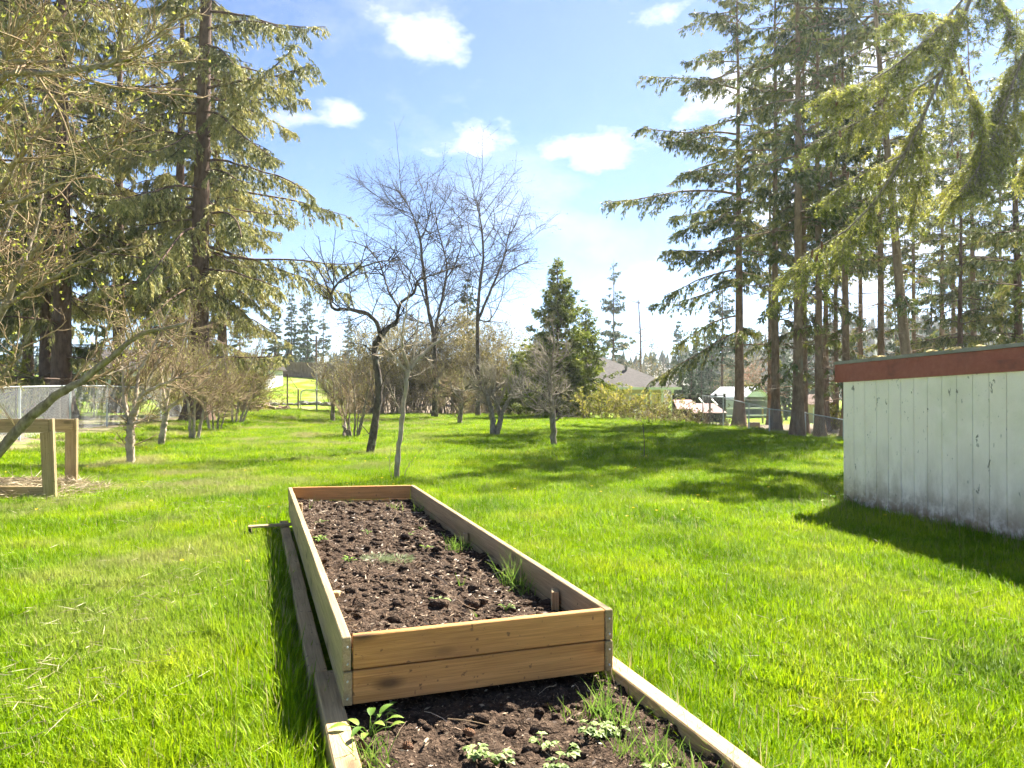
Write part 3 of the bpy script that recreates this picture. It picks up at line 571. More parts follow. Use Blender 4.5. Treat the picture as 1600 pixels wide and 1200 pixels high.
def leafy(loc, n, Ls, Ws, label, group, seed, mat, name='leafy_weed', cat='weed', up=.55, trifol=False, stemlen=.05):
    rng = np.random.default_rng(seed); root = empty(name, loc, label, cat, group); g = G(); gs = G()
    for i in range(n):
        az = i * 2.4 + rng.normal(0, .3); r = rng.uniform(.2, 1.0) * stemlen; b = np.array([math.cos(az), math.sin(az), 0]); tip = b * r * 1.3 + [0, 0, rng.uniform(.4, 1.1) * stemlen]
        gs.tube(spline([np.array([0, 0, -.01]), tip * .5 + [0, 0, .01], tip], 4), [.0028, .0022, .0018, .0015], 4)
        for da in ((-1.0, 0, 1.0) if trifol else (0,)):
            d = np.array([math.cos(az + da), math.sin(az + da), up * rng.uniform(.3, 1.2)]); d /= np.linalg.norm(d); s = np.cross(d, [0, 0, 1]); s /= np.linalg.norm(s); nn = np.cross(s, d)
            L = Ls * rng.uniform(.65, 1.15); W = Ws * rng.uniform(.75, 1.1); k = 6; V = []
            for j in range(k + 1):
                t = j / k; w = W * .5 * math.sin(math.pi * min(1, .06 + t * .94)) ** .8 * (1.15 - .35 * t); c = tip + d * L * t - np.array([0, 0, 1]) * L * .35 * t * t
                V += [c - s * w + nn * w * .35, c, c + s * w + nn * w * .35]
            q = []
            for j in range(k): q += [[3*j, 3*j+1, 3*j+4, 3*j+3], [3*j+1, 3*j+2, 3*j+5, 3*j+4]]
            g.add(V, np.array(q), rng.random())
    g.build('leaves', mat, root, smooth=True); gs.build('stems', M_WEED, root, smooth=True); return root
def bed_things():
    low = [(470, 1080, 26, .16, 0)]
    tufts_low = [(548, 1185, 16, .16, 'wispy grass tuft in the low bed beside the left timber'), (590, 1195, 12, .15, 'yellowish grass tuft at the bottom edge left of the low bed'),
        (885, 1112, 9, .13, 'small shaded grass tuft under the front boards'), (900, 1122, 7, .09, 'tiny bright sprout of grass next to the shaded tuft'), (938, 1108, 20, .19, 'tall grass tuft at the right front corner of the raised bed'),
        (968, 1128, 26, .20, 'dense grass tuft against the right timber'), (975, 1175, 16, .15, 'grass tuft in front of the pale strawberry clump'), (1020, 1185, 22, .18, 'grass tuft halfway along the right timber'),
        (1055, 1195, 12, .16, 'narrow grass tuft leaning on the right timber'), (1090, 1225, 14, .16, 'cut-off grass tuft by the right timber at the picture edge')]
    for i, (px, py, n, h, lab) in enumerate(tufts_low):
        u, v = bed_uv(px, py, .08); tuft(bed_pt(u, min(max(v, .05), 1.27), S2), n, h, lab, 'grass tufts in the garden beds', 100 + i)
    tufts_up = [(800, 905, 26, .26, 'tallest grass tuft growing along the inner right board'), (820, 915, 14, .18, 'grass tuft just before the wooden cleat'), (712, 850, 26, .17, 'grass tuft midway along the inner right board'), (728, 848, 12, .14, 'short grass tuft at the inner right board'),
        (484, 797, 4, .20, 'few thin blades in the far left bed corner'), (547, 787, 4, .13, 'single thin sprout at the far end board'), (616, 790, 12, .12, 'grass tuft near the far right bed corner'), (655, 792, 14, .17, 'grass tuft in the far right bed corner'),
        (680, 806, 7, .16, 'thin blades by the far inner right board'), (692, 828, 6, .13, 'sparse blades on the inner right board'), (720, 925, 6, .11, 'lone grass sprout in the middle of the soil'), (745, 968, 5, .07, 'small sprout near the front of the soil')]
    for i, (px, py, n, h, lab) in enumerate(tufts_up):
        u, v = bed_uv(px, py, .29); u = min(max(u, .1), 5.15); v = min(max(v, .06), wmax(u)); tuft(bed_pt(u, v, S1), n, h, lab, 'grass tufts in the garden beds', 140 + i)
    def at(px, py, low=True):
        u, v = bed_uv(px, py, .08 if low else .30); S = S2 if low else S1
        return bed_pt(u, min(max(v, .05), 1.25), S)
    leafy(at(578, 1150), 9, .085, .036, 'broad-leaved green weed below the front left bed corner', 'leafy weeds in the beds', 1, M_WEED, stemlen=.07)
    leafy(at(592, 1122), 6, .06, .026, 'darker small weed in the shade of the front boards', 'leafy weeds in the beds', 2, M_WEED, stemlen=.05)
    for i, (px, py, n, lab) in enumerate(((742, 1188, 9, 'pale strawberry clump at the bottom middle of the low bed'), (775, 1196, 6, 'small pale strawberry plant beside the bottom clump'), (845, 1165, 5, 'little strawberry plant in the sunlit soil'), (880, 1178, 4, 'tiny yellow-green strawberry seedling'),
            (930, 1150, 14, 'large pale strawberry clump near the right timber'), (958, 1146, 8, 'pale strawberry leaves behind the large clump'), (1025, 1212, 8, 'strawberry clump at the bottom edge by the right timber'), (868, 1200, 5, 'yellowing strawberry plant at the bottom edge'))):
        leafy(at(px, py), n, .033, .027, lab, 'strawberry plants in the low bed', 20 + i, M_PALELEAF, 'strawberry_plant', 'strawberry', .25, True, .045)
    for i, (px, py, n, L, lab) in enumerate(((685, 955, 7, .05, 'flat pale weed rosette near the front of the raised bed'), (545, 895, 8, .04, 'yellow-green seedling in the left middle of the raised bed'), (500, 855, 16, .045, 'feathery weed by the inner left board'), (640, 840, 9, .035, 'small yellow-green weed right of the soil middle'),
            (503, 824, 6, .035, 'bright sprout near the far left of the soil'), (657, 818, 6, .035, 'bright sprout toward the far right of the soil'), (575, 835, 7, .03, 'pale seedling beyond the soil middle'), (665, 860, 6, .035, 'seedling next to the midway grass tuft'), (790, 960, 7, .03, 'small seedling close to the front right of the soil'))):
        leafy(at(px, py, False), n, L, L * .5, lab, 'leafy weeds in the beds', 40 + i, M_PALELEAF if i in (0, 4, 5) else M_WEED, stemlen=.03)
    for i, (px, py, lab) in enumerate(((590, 888, 'left feathery grey-green weed in the middle of the raised bed'), (622, 885, 'right feathery grey-green weed in the middle of the raised bed'))):
        rng = np.random.default_rng(60 + i); p = at(px, py, False); g = G(); n = 260; az = rng.uniform(0, 6.28, n); rr = np.sqrt(rng.random(n)) * .10
        Pt = np.stack([rr * np.cos(az), rr * np.sin(az), rng.uniform(0, .03, n)], -1); leaves(g, Pt, np.stack([np.cos(az), np.sin(az), rng.uniform(.1, .8, n)], -1), .035, .004, rng)
        o = g.build('feathery_weed', leafmat_dill); o.location = p; tag(o, lab, 'weed', 'leafy weeds in the beds')
    # fir cones lying on the low bed
    for i, (px, py, rz, lab) in enumerate(((645, 1172, .8, 'brown fir cone on the low bed soil, left of the pair'), (742, 1152, 1.0, 'brown fir cone on the low bed soil, right of the pair'))):
        o = cone_mesh(.052, .017); o = link('fir_cone', o); p = at(px, py); o.location = (p[0], p[1], p[2] + .014); o.rotation_euler = (math.radians(90), 0, rz); tag(o, lab, 'fir cone', 'fir cones on the soil')
    for i, (px, py, qx, qy, lab) in enumerate(((700, 1130, 765, 1133, 'thin brown twig lying on the shaded soil'), (580, 1128, 628, 1136, 'short twig beside the broad-leaved weed'), (664, 1170, 669, 1155, 'pale wood splinter between the two cones'))):
        a = at(px, py) + [0, 0, .02]; b = at(qx, qy) + [0, 0, .02]; g = G(); g.tube(spline([a, (a + b) / 2 + [0, 0, .006], b], 6), np.linspace(.004, .002, 6) if i < 2 else .006, 5)
        c = (a + b) / 2; o = g.build('fallen_twig', M_STRAW if i == 2 else M_TWIG, origin=c); tag(o, lab, 'twig', 'twigs on the soil')
leafmat_dill = leaf_mat('feathery_weed', [(0, (.16, .2, .08)), (1, (.32, .36, .19))], .35)
def wmax(u): return 1.22 + u * (np.dot(BR - BL, Vv) - np.dot(FR - FL, Vv)) / 5.37
def cone_mesh(L, R):
    g = G(); rows, k = 9, 9
    for r in range(rows):
        t = r / (rows - 1); rad = R * math.sin(math.pi * (.16 + .78 * t)) ** .7
        for j in range(k):
            a = (j + .5 * (r % 2)) * 2 * math.pi / k; d = np.array([math.cos(a), math.sin(a), 0]); s = np.array([-math.sin(a), math.cos(a), 0]); c = np.array([0, 0, -L * t]); w = rad * .36
            g.add([c + d * rad * .4, c + d * rad * .85 + s * w - [0, 0, L * .05], c + d * rad * 1.08 - [0, 0, L * .13], c + d * rad * .85 - s * w - [0, 0, L * .05]], np.array([[0, 1, 2, 3]]))
    g.tube(np.array([[0, 0, 0], [0, 0, -L * .3], [0, 0, -L * .7], [0, 0, -L * 1.05]]), np.array([.4, .85, .75, .2]) * R, 8)
    return np_mesh('cone', np.concatenate(g.V), [np.concatenate(v) for v in g.F.values()], [M_CONE])
bed_things()

# ------------------------------------------------------------------ white shed on the right
def build_shed():
    A3 = np.array([*SA, 0.0]); d = np.array([*SD, 0.]); p = np.array([*SP, 0.]); rise = .031
    root = empty('garden_shed', A3, 'low white board shed with red fascia and flat grey roof', 'shed')
    dirt = M_PAINTD
    bw = .2; n = int(SLEN / bw)
    def wall(o0, dr, nn, hfun, z0=.05):
        out = np.cross(dr, [0, 0, 1])
        for i in range(nn):
            s0 = i * bw + .003; s1 = (i + 1) * bw - .003; T = .018
            g = G(); a = o0 + dr * s0; b = o0 + dr * s1; h0 = hfun(s0); h1 = hfun(s1); zb = z0 + .018 * math.sin(i * 2.7) * (1 if nn == n else .3)
            V = [a + [0, 0, zb], b + [0, 0, zb + .006], b + [0, 0, h1], a + [0, 0, h0]]; V2 = [np.array(v) - out * T * -1 for v in V]
            g.add(V + V2, np.array([[0, 1, 2, 3], [7, 6, 5, 4], [0, 4, 5, 1], [1, 5, 6, 2], [2, 6, 7, 3], [3, 7, 4, 0]])); g.build('board', dirt, root, A3)
    hL = lambda s: 1.70 + rise * s
    wall(A3 + p * 0, d, n, hL)                                   # the face turned to the lawn
    wall(A3 + d * SLEN + p * .02, p, int(SWID / bw) - 1, lambda s: 1.70 + rise * SLEN)
    wall(A3 + p * (SWID - .04), d, n, hL); wall(A3 + p * .02, p, int(SWID / bw) - 1, lambda s: 1.70)
    g = G(); q = [A3 + p * .012 + d * .02, A3 + p * .012 + d * (SLEN - .02), A3 + p * (SWID - .06) + d * (SLEN - .02), A3 + p * (SWID - .06) + d * .02]      # near-black box painting in the shade of the grooves and the gap below
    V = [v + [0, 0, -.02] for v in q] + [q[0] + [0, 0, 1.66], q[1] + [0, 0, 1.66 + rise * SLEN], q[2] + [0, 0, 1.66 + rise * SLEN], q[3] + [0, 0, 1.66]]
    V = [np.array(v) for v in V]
    g.add(V, np.array([[0, 3, 2, 1], [4, 5, 6, 7], [0, 1, 5, 4], [1, 2, 6, 5], [2, 3, 7, 6], [3, 0, 4, 7]])); g.build('gap_shade_box', M_DARK, root, A3)
    # fascia boards, roof, metal edge
    ov = .10
    def slab(name, s0, s1, w0, w1, zlo, zhi, mat):
        g = G(); V = []
        for z in (zlo, zhi):
            for (s, w) in ((s0, w0), (s1, w0), (s1, w1), (s0, w1)): V.append(A3 + d * s + p * w + [0, 0, z + rise * s])
        g.add(V, np.array([[0, 3, 2, 1], [4, 5, 6, 7], [0, 1, 5, 4], [1, 2, 6, 5], [2, 3, 7, 6], [3, 0, 4, 7]])); return g.build(name, mat, root, A3)
    slab('fascia', -ov, SLEN + ov, -.045, -.020, 1.605, 1.835, M_FASCIA)
    slab('fascia', -ov, SLEN + ov, SWID, SWID + .025, 1.605, 1.835, M_FASCIA)
    slab('fascia', -ov - .026, -ov - .001, -.045, SWID + .025, 1.605, 1.835, M_FASCIA); slab('fascia', SLEN + ov + .001, SLEN + ov + .026, -.045, SWID + .025, 1.605, 1.835, M_FASCIA)
    slab('fascia_patch', 1.95, 2.9, -.051, -.0455, 1.625, 1.725, M_FASCIA)
    slab('soffit', -ov, SLEN + ov, -.019, SWID - .001, 1.71, 1.73, M_DRIP)
    slab('roof', -ov - .03, SLEN + ov + .03, -.06, SWID + .05, 1.837, 1.875, M_DRIP)
    rng = np.random.default_rng(3)
    for i in range(20):# moss and needle clumps on the roof edge
        s = rng.uniform(.3, 3.4) if i < 16 else rng.uniform(0, SLEN); w = rng.uniform(-.03, .12) if i < 12 else rng.uniform(0, 1.2); r = rng.uniform(.02, .055); c = A3 + d * s + p * w + [0, 0, 1.873 + rise * s]
        bm = bmesh.new(); bmesh.ops.create_icosphere(bm, subdivisions=2, radius=1)
        for v in bm.verts:
            k = 1 + .35 * math.sin(v.co.x * 5 + i) * math.sin(v.co.y * 6 + i * 2) ; v.co = Vector((v.co.x * r * 1.5 * k, v.co.y * r * k, max(v.co.z, -.2) * r * .7 * k))
        me = bpy.data.meshes.new('moss_clump'); bm.to_mesh(me); bm.free(); me.materials.append(M_MOSS); o = link('moss_clump', me, root); o.location = Vector(c - A3)
    for (s, z, sz) in ((.05, .95, .02),):
        slab('knot_hole', s, s + .035, -.003, -.0005, z, z + .05, M_DARK)
def shed_paint():
    # white paint with chips, green tint and mud splashed up from the ground
    m, N, L = nodes('shed_paint'); geo = N.new('ShaderNodeNewGeometry'); sp = N.new('ShaderNodeSeparateXYZ'); L.new(geo.outputs['Position'], sp.inputs[0])
    def noise(sc, det=6, st=None):
        n = N.new('ShaderNodeTexNoise'); n.inputs['Scale'].default_value = sc; n.inputs['Detail'].default_value = det; n.inputs['Roughness'].default_value = .65
        if st:
            mp = N.new('ShaderNodeMapping'); mp.inputs['Scale'].default_value = st; L.new(geo.outputs['Position'], mp.inputs[0]); L.new(mp.outputs[0], n.inputs['Vector'])
        else: L.new(geo.outputs['Position'], n.inputs['Vector'])
        return n.outputs[0]
    base = ramp(N, [(.3, (.78, .68, .585)), (.7, (.88, .785, .69))]); L.new(noise(3, 8, (1, 1, .5)), base.inputs[0]); col = base.outputs[0]
    def over(col, fac, c):
        x = N.new('ShaderNodeMix'); x.data_type = 'RGBA'; L.new(fac, x.inputs['Factor']); L.new(col, x.inputs['A']); x.inputs['B'].default_value = (*c, 1); return x.outputs['Result']
    def rng_(v, a, b, lo=0, hi=1):
        r = N.new('ShaderNodeMapRange'); r.inputs[1].default_value = a; r.inputs[2].default_value = b; r.inputs[3].default_value = lo; r.inputs[4].default_value = hi; L.new(v, r.inputs[0]); return r.outputs[0]
    def op(o, a, b):
        x = N.new('ShaderNodeMath'); x.operation = o; x.use_clamp = True
        for i, v in enumerate((a, b)):
            if isinstance(v, (int, float)): x.inputs[i].default_value = v
            else: L.new(v, x.inputs[i])
        return x.outputs[0]
    col = over(col, op('MULTIPLY', rng_(noise(1.1, 4), .52, .72), .5), (.55, .52, .36))
    grime = op('MULTIPLY', rng_(sp.outputs[2], .95, .15), rng_(noise(5, 7, (1, 1, .4)), .40, .62)); col = over(col, op('MULTIPLY', grime, .8), (.43, .345, .255))
    mud = op('MULTIPLY', rng_(sp.outputs[2], .42, .10), rng_(noise(9, 8), .34, .56)); col = over(col, mud, (.24, .155, .09))
    chip = rng_(noise(11, 6, (1, 1, .5)), .655, .67); col = over(col, chip, (.25, .215, .17))
    crack = rng_(noise(30, 4, (1, 1, .3)), .675, .69); col = over(col, crack, (.30, .27, .22))
    pb = N.new('ShaderNodeBsdfPrincipled'); L.new(col, pb.inputs['Base Color']); pb.inputs['Roughness'].default_value = .65
    bp = N.new('ShaderNodeBump'); bp.inputs['Strength'].default_value = .35; bp.inputs['Distance'].default_value = .01; L.new(noise(26, 6, (1, 1, .6)), bp.inputs['Height']); L.new(bp.outputs[0], pb.inputs['Normal'])
    out = N.new('ShaderNodeOutputMaterial'); L.new(pb.outputs[0], out.inputs[0]); return m
M_PAINTD = shed_paint()
build_shed()

# ------------------------------------------------------------------ timber frames and straw on the left
def build_frames():
    def frame(a, zt, label, w_in=1.7, lean=0.0):
        a = np.asarray(a); root = empty('timber_end_frame', a, label, 'timber frame', 'wooden frames beside the left shrub')
        e = np.array([-1, .10, 0]); e /= np.linalg.norm(e); z = np.array([0, 0, 1.])
        top = a + z * zt + e * 0 + np.array([-lean, 0, 0]); T = .045
        board('post', a + [0, 0, -.04] + e * .09, top + e * .09 - [0, 0, .19], .045, .14, M_WOODG, root)
        board('edge_strip', a + [.0, -.0, -.04] + e * .0, top + e * .0 + z * .005, .06, .045, M_WOODG, root)
        board('top_rail', top - z * .095 + e * .03, top - z * .095 + e * w_in, .05, .19, M_WOODG, root, 0)
        board('bottom_board', a + z * .085 + e * .03 + [0, .03, 0], a + z * .085 + e * w_in + [0, .03, 0], .04, .15, M_WOODG, root)
        board('post', a + e * (w_in - .1) + [0, 0, -.04], a + e * (w_in - .1) + z * (zt - .19), .045, .14, M_WOODG, root)
    frame(GP(87, 779), 1.10, 'nearer weathered timber frame standing in front of the straw', 1.8, .05)
    frame(GP(119, 764), 1.06, 'farther weathered timber frame standing behind the straw', 1.9, 0.0)
    rng = np.random.default_rng(8); g = G(); c = GP(35, 772); n = 2600
    az = rng.uniform(0, 6.28, n); rr = np.sqrt(rng.random(n)); x = rr * np.cos(az) * 1.15; y = rr * np.sin(az) * .75; h = .20 * (1 - rr ** 2)
    Pt = np.stack([c[0] + x, c[1] + .25 + y, c[2] + h * rng.random(n) ** .3 + .01], -1)
    d = rng.normal(size=(n, 3)) * [1, 1, .28]; leaves(g, Pt, d, rng.uniform(.08, .30, n), .009, rng)
    o = g.build('straw_heap', leaf_mat('straw_stems', [(0, (.19, .14, .085)), (.5, (.36, .28, .175)), (1, (.52, .43, .29))], .15), origin=c); tag(o, 'heap of dry straw and cut stems between the timber frames', 'straw', kind='stuff')
build_frames()

# ------------------------------------------------------------------ fences
def chain_fence(name, label, pts, h, mat, posts_every=1, spacing=.085, wire=.0028, rail=.021, post=.03, mesh=True, hs=None, posts_mat=None):
    """pts: plan points with ground height; one bay between neighbouring points"""
    pts = [np.asarray(p, float) for p in pts]; root = empty(name, pts[0], label, 'fence'); hs = hs or [h] * len(pts); o0 = pts[0]
    for p, hh in zip(pts, hs):
        g = G(); g.tube([p - [0, 0, .1], p + [0, 0, hh + .03]], post, 8); q = g.build('post', posts_mat or mat, root, o0)
    tops = [p + [0, 0, hh] for p, hh in zip(pts, hs)]
    g = G(); g.tube(tops, rail, 8); g.build('top_rail', mat, root, o0)
    if mesh:
        g = G(); A = []; B = []
        for i in range(len(pts) - 1):
            a, b = pts[i], pts[i + 1]; ha, hb = hs[i], hs[i + 1]; L = np.linalg.norm((b - a)[:2]); s = np.arange(0, L + ha, spacing)
            f = lambda t, z: a + (b - a) * t + np.array([0, 0, .03 + z * (ha + (hb - ha) * t - .03)])
            for sg in (1, -1):
                for x in s:
                    x0, x1 = x, x - ha; z0, z1 = 0.0, 1.0
                    if x0 > L: z0 = (x0 - L) / ha; x0 = L
                    if x1 < 0: z1 = 1 - (-x1) / ha; x1 = 0
                    if z1 <= z0: continue
                    t0, t1 = x0 / L, x1 / L
                    if sg < 0: t0, t1 = 1 - t0, 1 - t1
                    A.append(f(t0, z0)); B.append(f(t1, z1))
        Pts = np.stack([np.array(A), np.array(B)], 1); tube_batch(g, Pts, np.full((len(A), 2), wire), 3)
        o = g.build('wire_mesh', mat, root, o0); o['kind'] = 'stuff'
    return root
def build_fences():
    def on(D): x = -13.4 - .169 * (D - 25); return np.array([x, D, float(gz(x, D))])
    Ds = [10.0, 13.0, 16.0, 19.0, 22.06, 25.0, 28.0, 31.0, 34.0, 37.0, 40.0, 43.0]
    chain_fence('chain_link_fence', 'galvanised chain link fence along the left edge of the lawn', [on(D) for D in Ds], 1.34, M_GALV, spacing=.085, wire=.0021)
    def on2(D): x = -16.9 - .17 * (D - 25); return np.array([x, D, float(gz(x, D))])
    chain_fence('wire_fence', 'darker neighbouring wire fence just behind the left chain link fence', [on2(D) for D in (12, 15.5, 19, 22.5, 26, 29.5, 33)], 1.66, M_RUST, spacing=.14, wire=.0018, rail=.024, post=.028)
    # back fence with pipe gate
    bk = [GD(px, D) for px, D in ((300, 46), (366, 46.5), (449, 47), (466, 47))]
    chain_fence('back_wire_fence', 'thin wire fence with dark posts left of the pipe gate', bk, 1.25, M_RUST, spacing=.16, wire=.003, rail=.014, post=.045, hs=[1.5, 1.9, 2.2, 1.25])
    bk = [GD(px, D) for px, D in ((495, 47), (530, 47.5), (570, 48))]
    chain_fence('back_wire_fence', 'thin wire fence right of the pipe gate behind the small fruit tree', bk, 1.25, M_GALV, spacing=.16, wire=.003, rail=.016, post=.05, hs=[2.3, 1.3, 1.3])
    a = GD(470, 46.8); b = GD(494, 46.9); root = empty('pipe_gate', a, 'low grey pipe gate in the back wire fence', 'gate'); g = G(); z = np.array([0, 0, 1.])
    g.tube(spline([a + z * .08, a + z * .9, a + z * 1.22 + (b - a) * .15, b - (b - a) * .1 + z * 1.27, b + z * 1.2, b + z * .08], 16), .03, 8); g.build('pipe_frame', M_GALV, root, a, True)
    g = G(); g.tube([a + z * .45 + (b - a) * .05, b + z * .5], .02, 6); g.build('brace_pipe', M_GALV, root, a)
    # right fence
    rp = [GD(1098, 34.5), GD(1130, 31.0), GD(1170, 29.0), GD(1202, 27.5), GD(1258, 25.2), GD(1318, 23.2), GD(1400, 21.5), GD(1520, 19.5)]
    ry = [618, 621, 631, 639, 645, 656, 668, 684]; hs = [float(CAMH - (y - HY) / F * p[1] - p[2]) for y, p in zip(ry, rp)]
    chain_fence('low_wire_fence', 'low galvanised wire fence in front of the tall firs on the right', rp, 1.0, M_GALV, spacing=.11, wire=.0022, rail=.017, post=.026, hs=hs)
    p = GP(1109, 664); g = G(); g.tube([p - [0, 0, .1], p + [0, 0, (664 - 616) / F * p[1]]], .045, 8); o = g.build('steel_post', M_RUST, None, p); tag(o, 'dark rusty steel post in the brambles', 'post')
build_fences()

# ------------------------------------------------------------------ trees
def conifer_meshes(seed, Ht, r0, cb, nbr, Lmax, needle, barkm, droop=.05, dens=10, nl=12, leafL=.17, leafW=.04, taper_pow=.75, bias=None, low=0, dead=14, flat=.0, twigdrop=.28, twiglen=.36, rise=.25, lean=(0, 0), sweep=0.0):
    rng = np.random.default_rng(seed)
    zt = np.linspace(0, 1, 16); wob = np.cumsum(rng.normal(0, .012, (16, 2)), 0) * Ht * .12
    tp = np.column_stack([wob[:, 0] * zt + lean[0] * zt * Ht, wob[:, 1] * zt + lean[1] * zt * Ht, zt * Ht]); tp[0, 2] = -.3
    rad = r0 * (1 - .93 * zt ** .9); rad[0] *= 1.75; rad[1] *= 1.04
    tr = G()
    pts = np.vstack([tp[:1], tp[:1] + [0, 0, .42], tp[:1] + [0, 0, .9], tp[1:]]); rr = np.concatenate([[rad[0]], [r0 * 1.42], [r0 * 1.16], rad[1:]])
    k = 14; tube_batch(tr, pts[None], rr[None], k)
    V = tr.V[0]; low_ = np.clip(1.2 - V[:, 2], 0, 1.2) / 1.2; an = np.arctan2(V[:, 1], V[:, 0]); V[:, :2] *= (1 + low_ * .22 * np.sin(an * 5 + seed))[:, None]
    def trunk_at(z): return np.column_stack([np.interp(z, tp[:, 2], tp[:, 0]), np.interp(z, tp[:, 2], tp[:, 1]), z])
    t = np.sort(rng.random(nbr) ** .95); z = cb + (Ht * .985 - cb) * t
    if low: z[:low] = rng.uniform(cb * .35, cb, low); t[:low] = 0
    az = np.arange(nbr) * 2.39996 + rng.normal(0, .4, nbr)
    prof = (1 - t) ** taper_pow * (.62 + .38 * np.minimum(1, t / .12)); L = Lmax * prof * rng.uniform(.35, 1.1, nbr) + .25
    if low: L[:low] = Lmax * rng.uniform(.35, .8, low)
    if bias is not None: L *= 1 + bias[1] * np.cos(az - bias[0])
    D0 = np.stack([np.cos(az), np.sin(az), rise * (t * 1.6 - .1) + rng.normal(0, .12, nbr)], -1)
    M = 10; ups = [0] + [-droop * (1.25 - .15 * i) for i in range(1, M)]
    BP, BR_ = grow(trunk_at(z), D0, L, np.clip(.012 + L * .009, .012, .065), M, .085, ups, rng, .22)
    if sweep: BP[:, :, 2] += sweep * np.linspace(0, 1, M)[None] ** 2 * L[:, None]
    bg = G(); tube_batch(bg, BP, BR_, 5)
    if dead:
        zd = rng.uniform(cb * .25, max(cb, 2) * 1.1, dead); ad = rng.uniform(0, 6.28, dead); Ld = rng.uniform(.4, 1.9, dead)
        DP, DR_ = grow(trunk_at(zd), np.stack([np.cos(ad), np.sin(ad), rng.normal(-.05, .2, dead)], -1), Ld, np.full(dead, .018), 6, .14, -.03, rng, .3); tube_batch(bg, DP, DR_, 3)
        pi, tt, p, tg, r, Ln = sprout(DP, DR_, 3, .3, 1, rng); DP2, DR2 = grow(p, fork_dir(tg, np.full(len(p), .9), rng), rng.uniform(.15, .6, len(p)), np.full(len(p), .008), 4, .15, 0, rng, .4); tube_batch(bg, DP2, DR2, 3)
    pi, tt, p, tg, r, Ln = sprout(BP, BR_, dens, .13, 1.0, rng, 90); n = len(p)
    side = unit(np.cross(tg, [0, 0, 1.])) * rng.choice([-1, 1], n)[:, None]
    d0 = tg * .65 + side * rng.uniform(.4, 1.0, n)[:, None] + np.array([0, 0, 1]) * rng.normal(-twigdrop, .22, n)[:, None]
    tl = np.clip(Ln * twiglen * (1.12 - .8 * tt) * rng.uniform(.5, 1.15, n), .16, 1.25)
    TP, TR = grow(p, d0, tl, np.clip(r * .5, .004, .014), 5, .10, -twigdrop * .45, rng, .4); tube_batch(bg, TP[::3, ::2], TR[::3, ::2], 3)
    fg = G()
    cnt = np.clip((tl * nl * 2.4).astype(int), 3, int(nl * 1.5)); qi = np.repeat(np.arange(n), cnt); f = rng.random(len(qi)) * 3.999; i = f.astype(int); w = (f - i)[:, None]
    lp = TP[qi, i] * (1 - w) + TP[qi, i + 1] * w; lt = unit(TP[qi, i + 1] - TP[qi, i]); m = len(qi)
    sd = unit(np.cross(lt, rng.normal(size=(m, 3)) * [1, 1, 1 - flat] + [0, 0, flat * 2])) * rng.choice([-1, 1], m)[:, None]
    ld = lt * rng.uniform(.4, 1.0, m)[:, None] + sd * rng.uniform(.3, .9, m)[:, None] + np.array([0, 0, -1.]) * rng.uniform(0, twigdrop * 1.5, m)[:, None]
    leaves(fg, lp, ld, leafL * rng.uniform(.6, 1.25, m), leafW * rng.uniform(.7, 1.3, m), rng, np.clip(np.repeat(rng.uniform(.15, .75, n), cnt) + rng.normal(0, .14, m), 0, 1), flat, .15)
    def mk(g, nm, mat, smooth): return np_mesh(nm, np.concatenate(g.V), [np.concatenate(v) for v in g.F.values()], [mat], smooth, np.concatenate(g.A))
    return mk(tr, 'trunk', barkm, True), mk(bg, 'branches', barkm, True), mk(fg, 'crown', needle, False)
NTRI = [0]
def plant_conifer(meshes, loc, label, group, name='fir_tree', rz=0.0, s=(1, 1, 1), tilt=(0, 0)):
    o = empty(name, loc, label, 'tree', group, rz); o.scale = s; o.rotation_euler = (tilt[0], tilt[1], rz)
    for nm, me in zip(('trunk', 'branches', 'crown'), meshes):
        if me: link(nm, me, o)
    return o
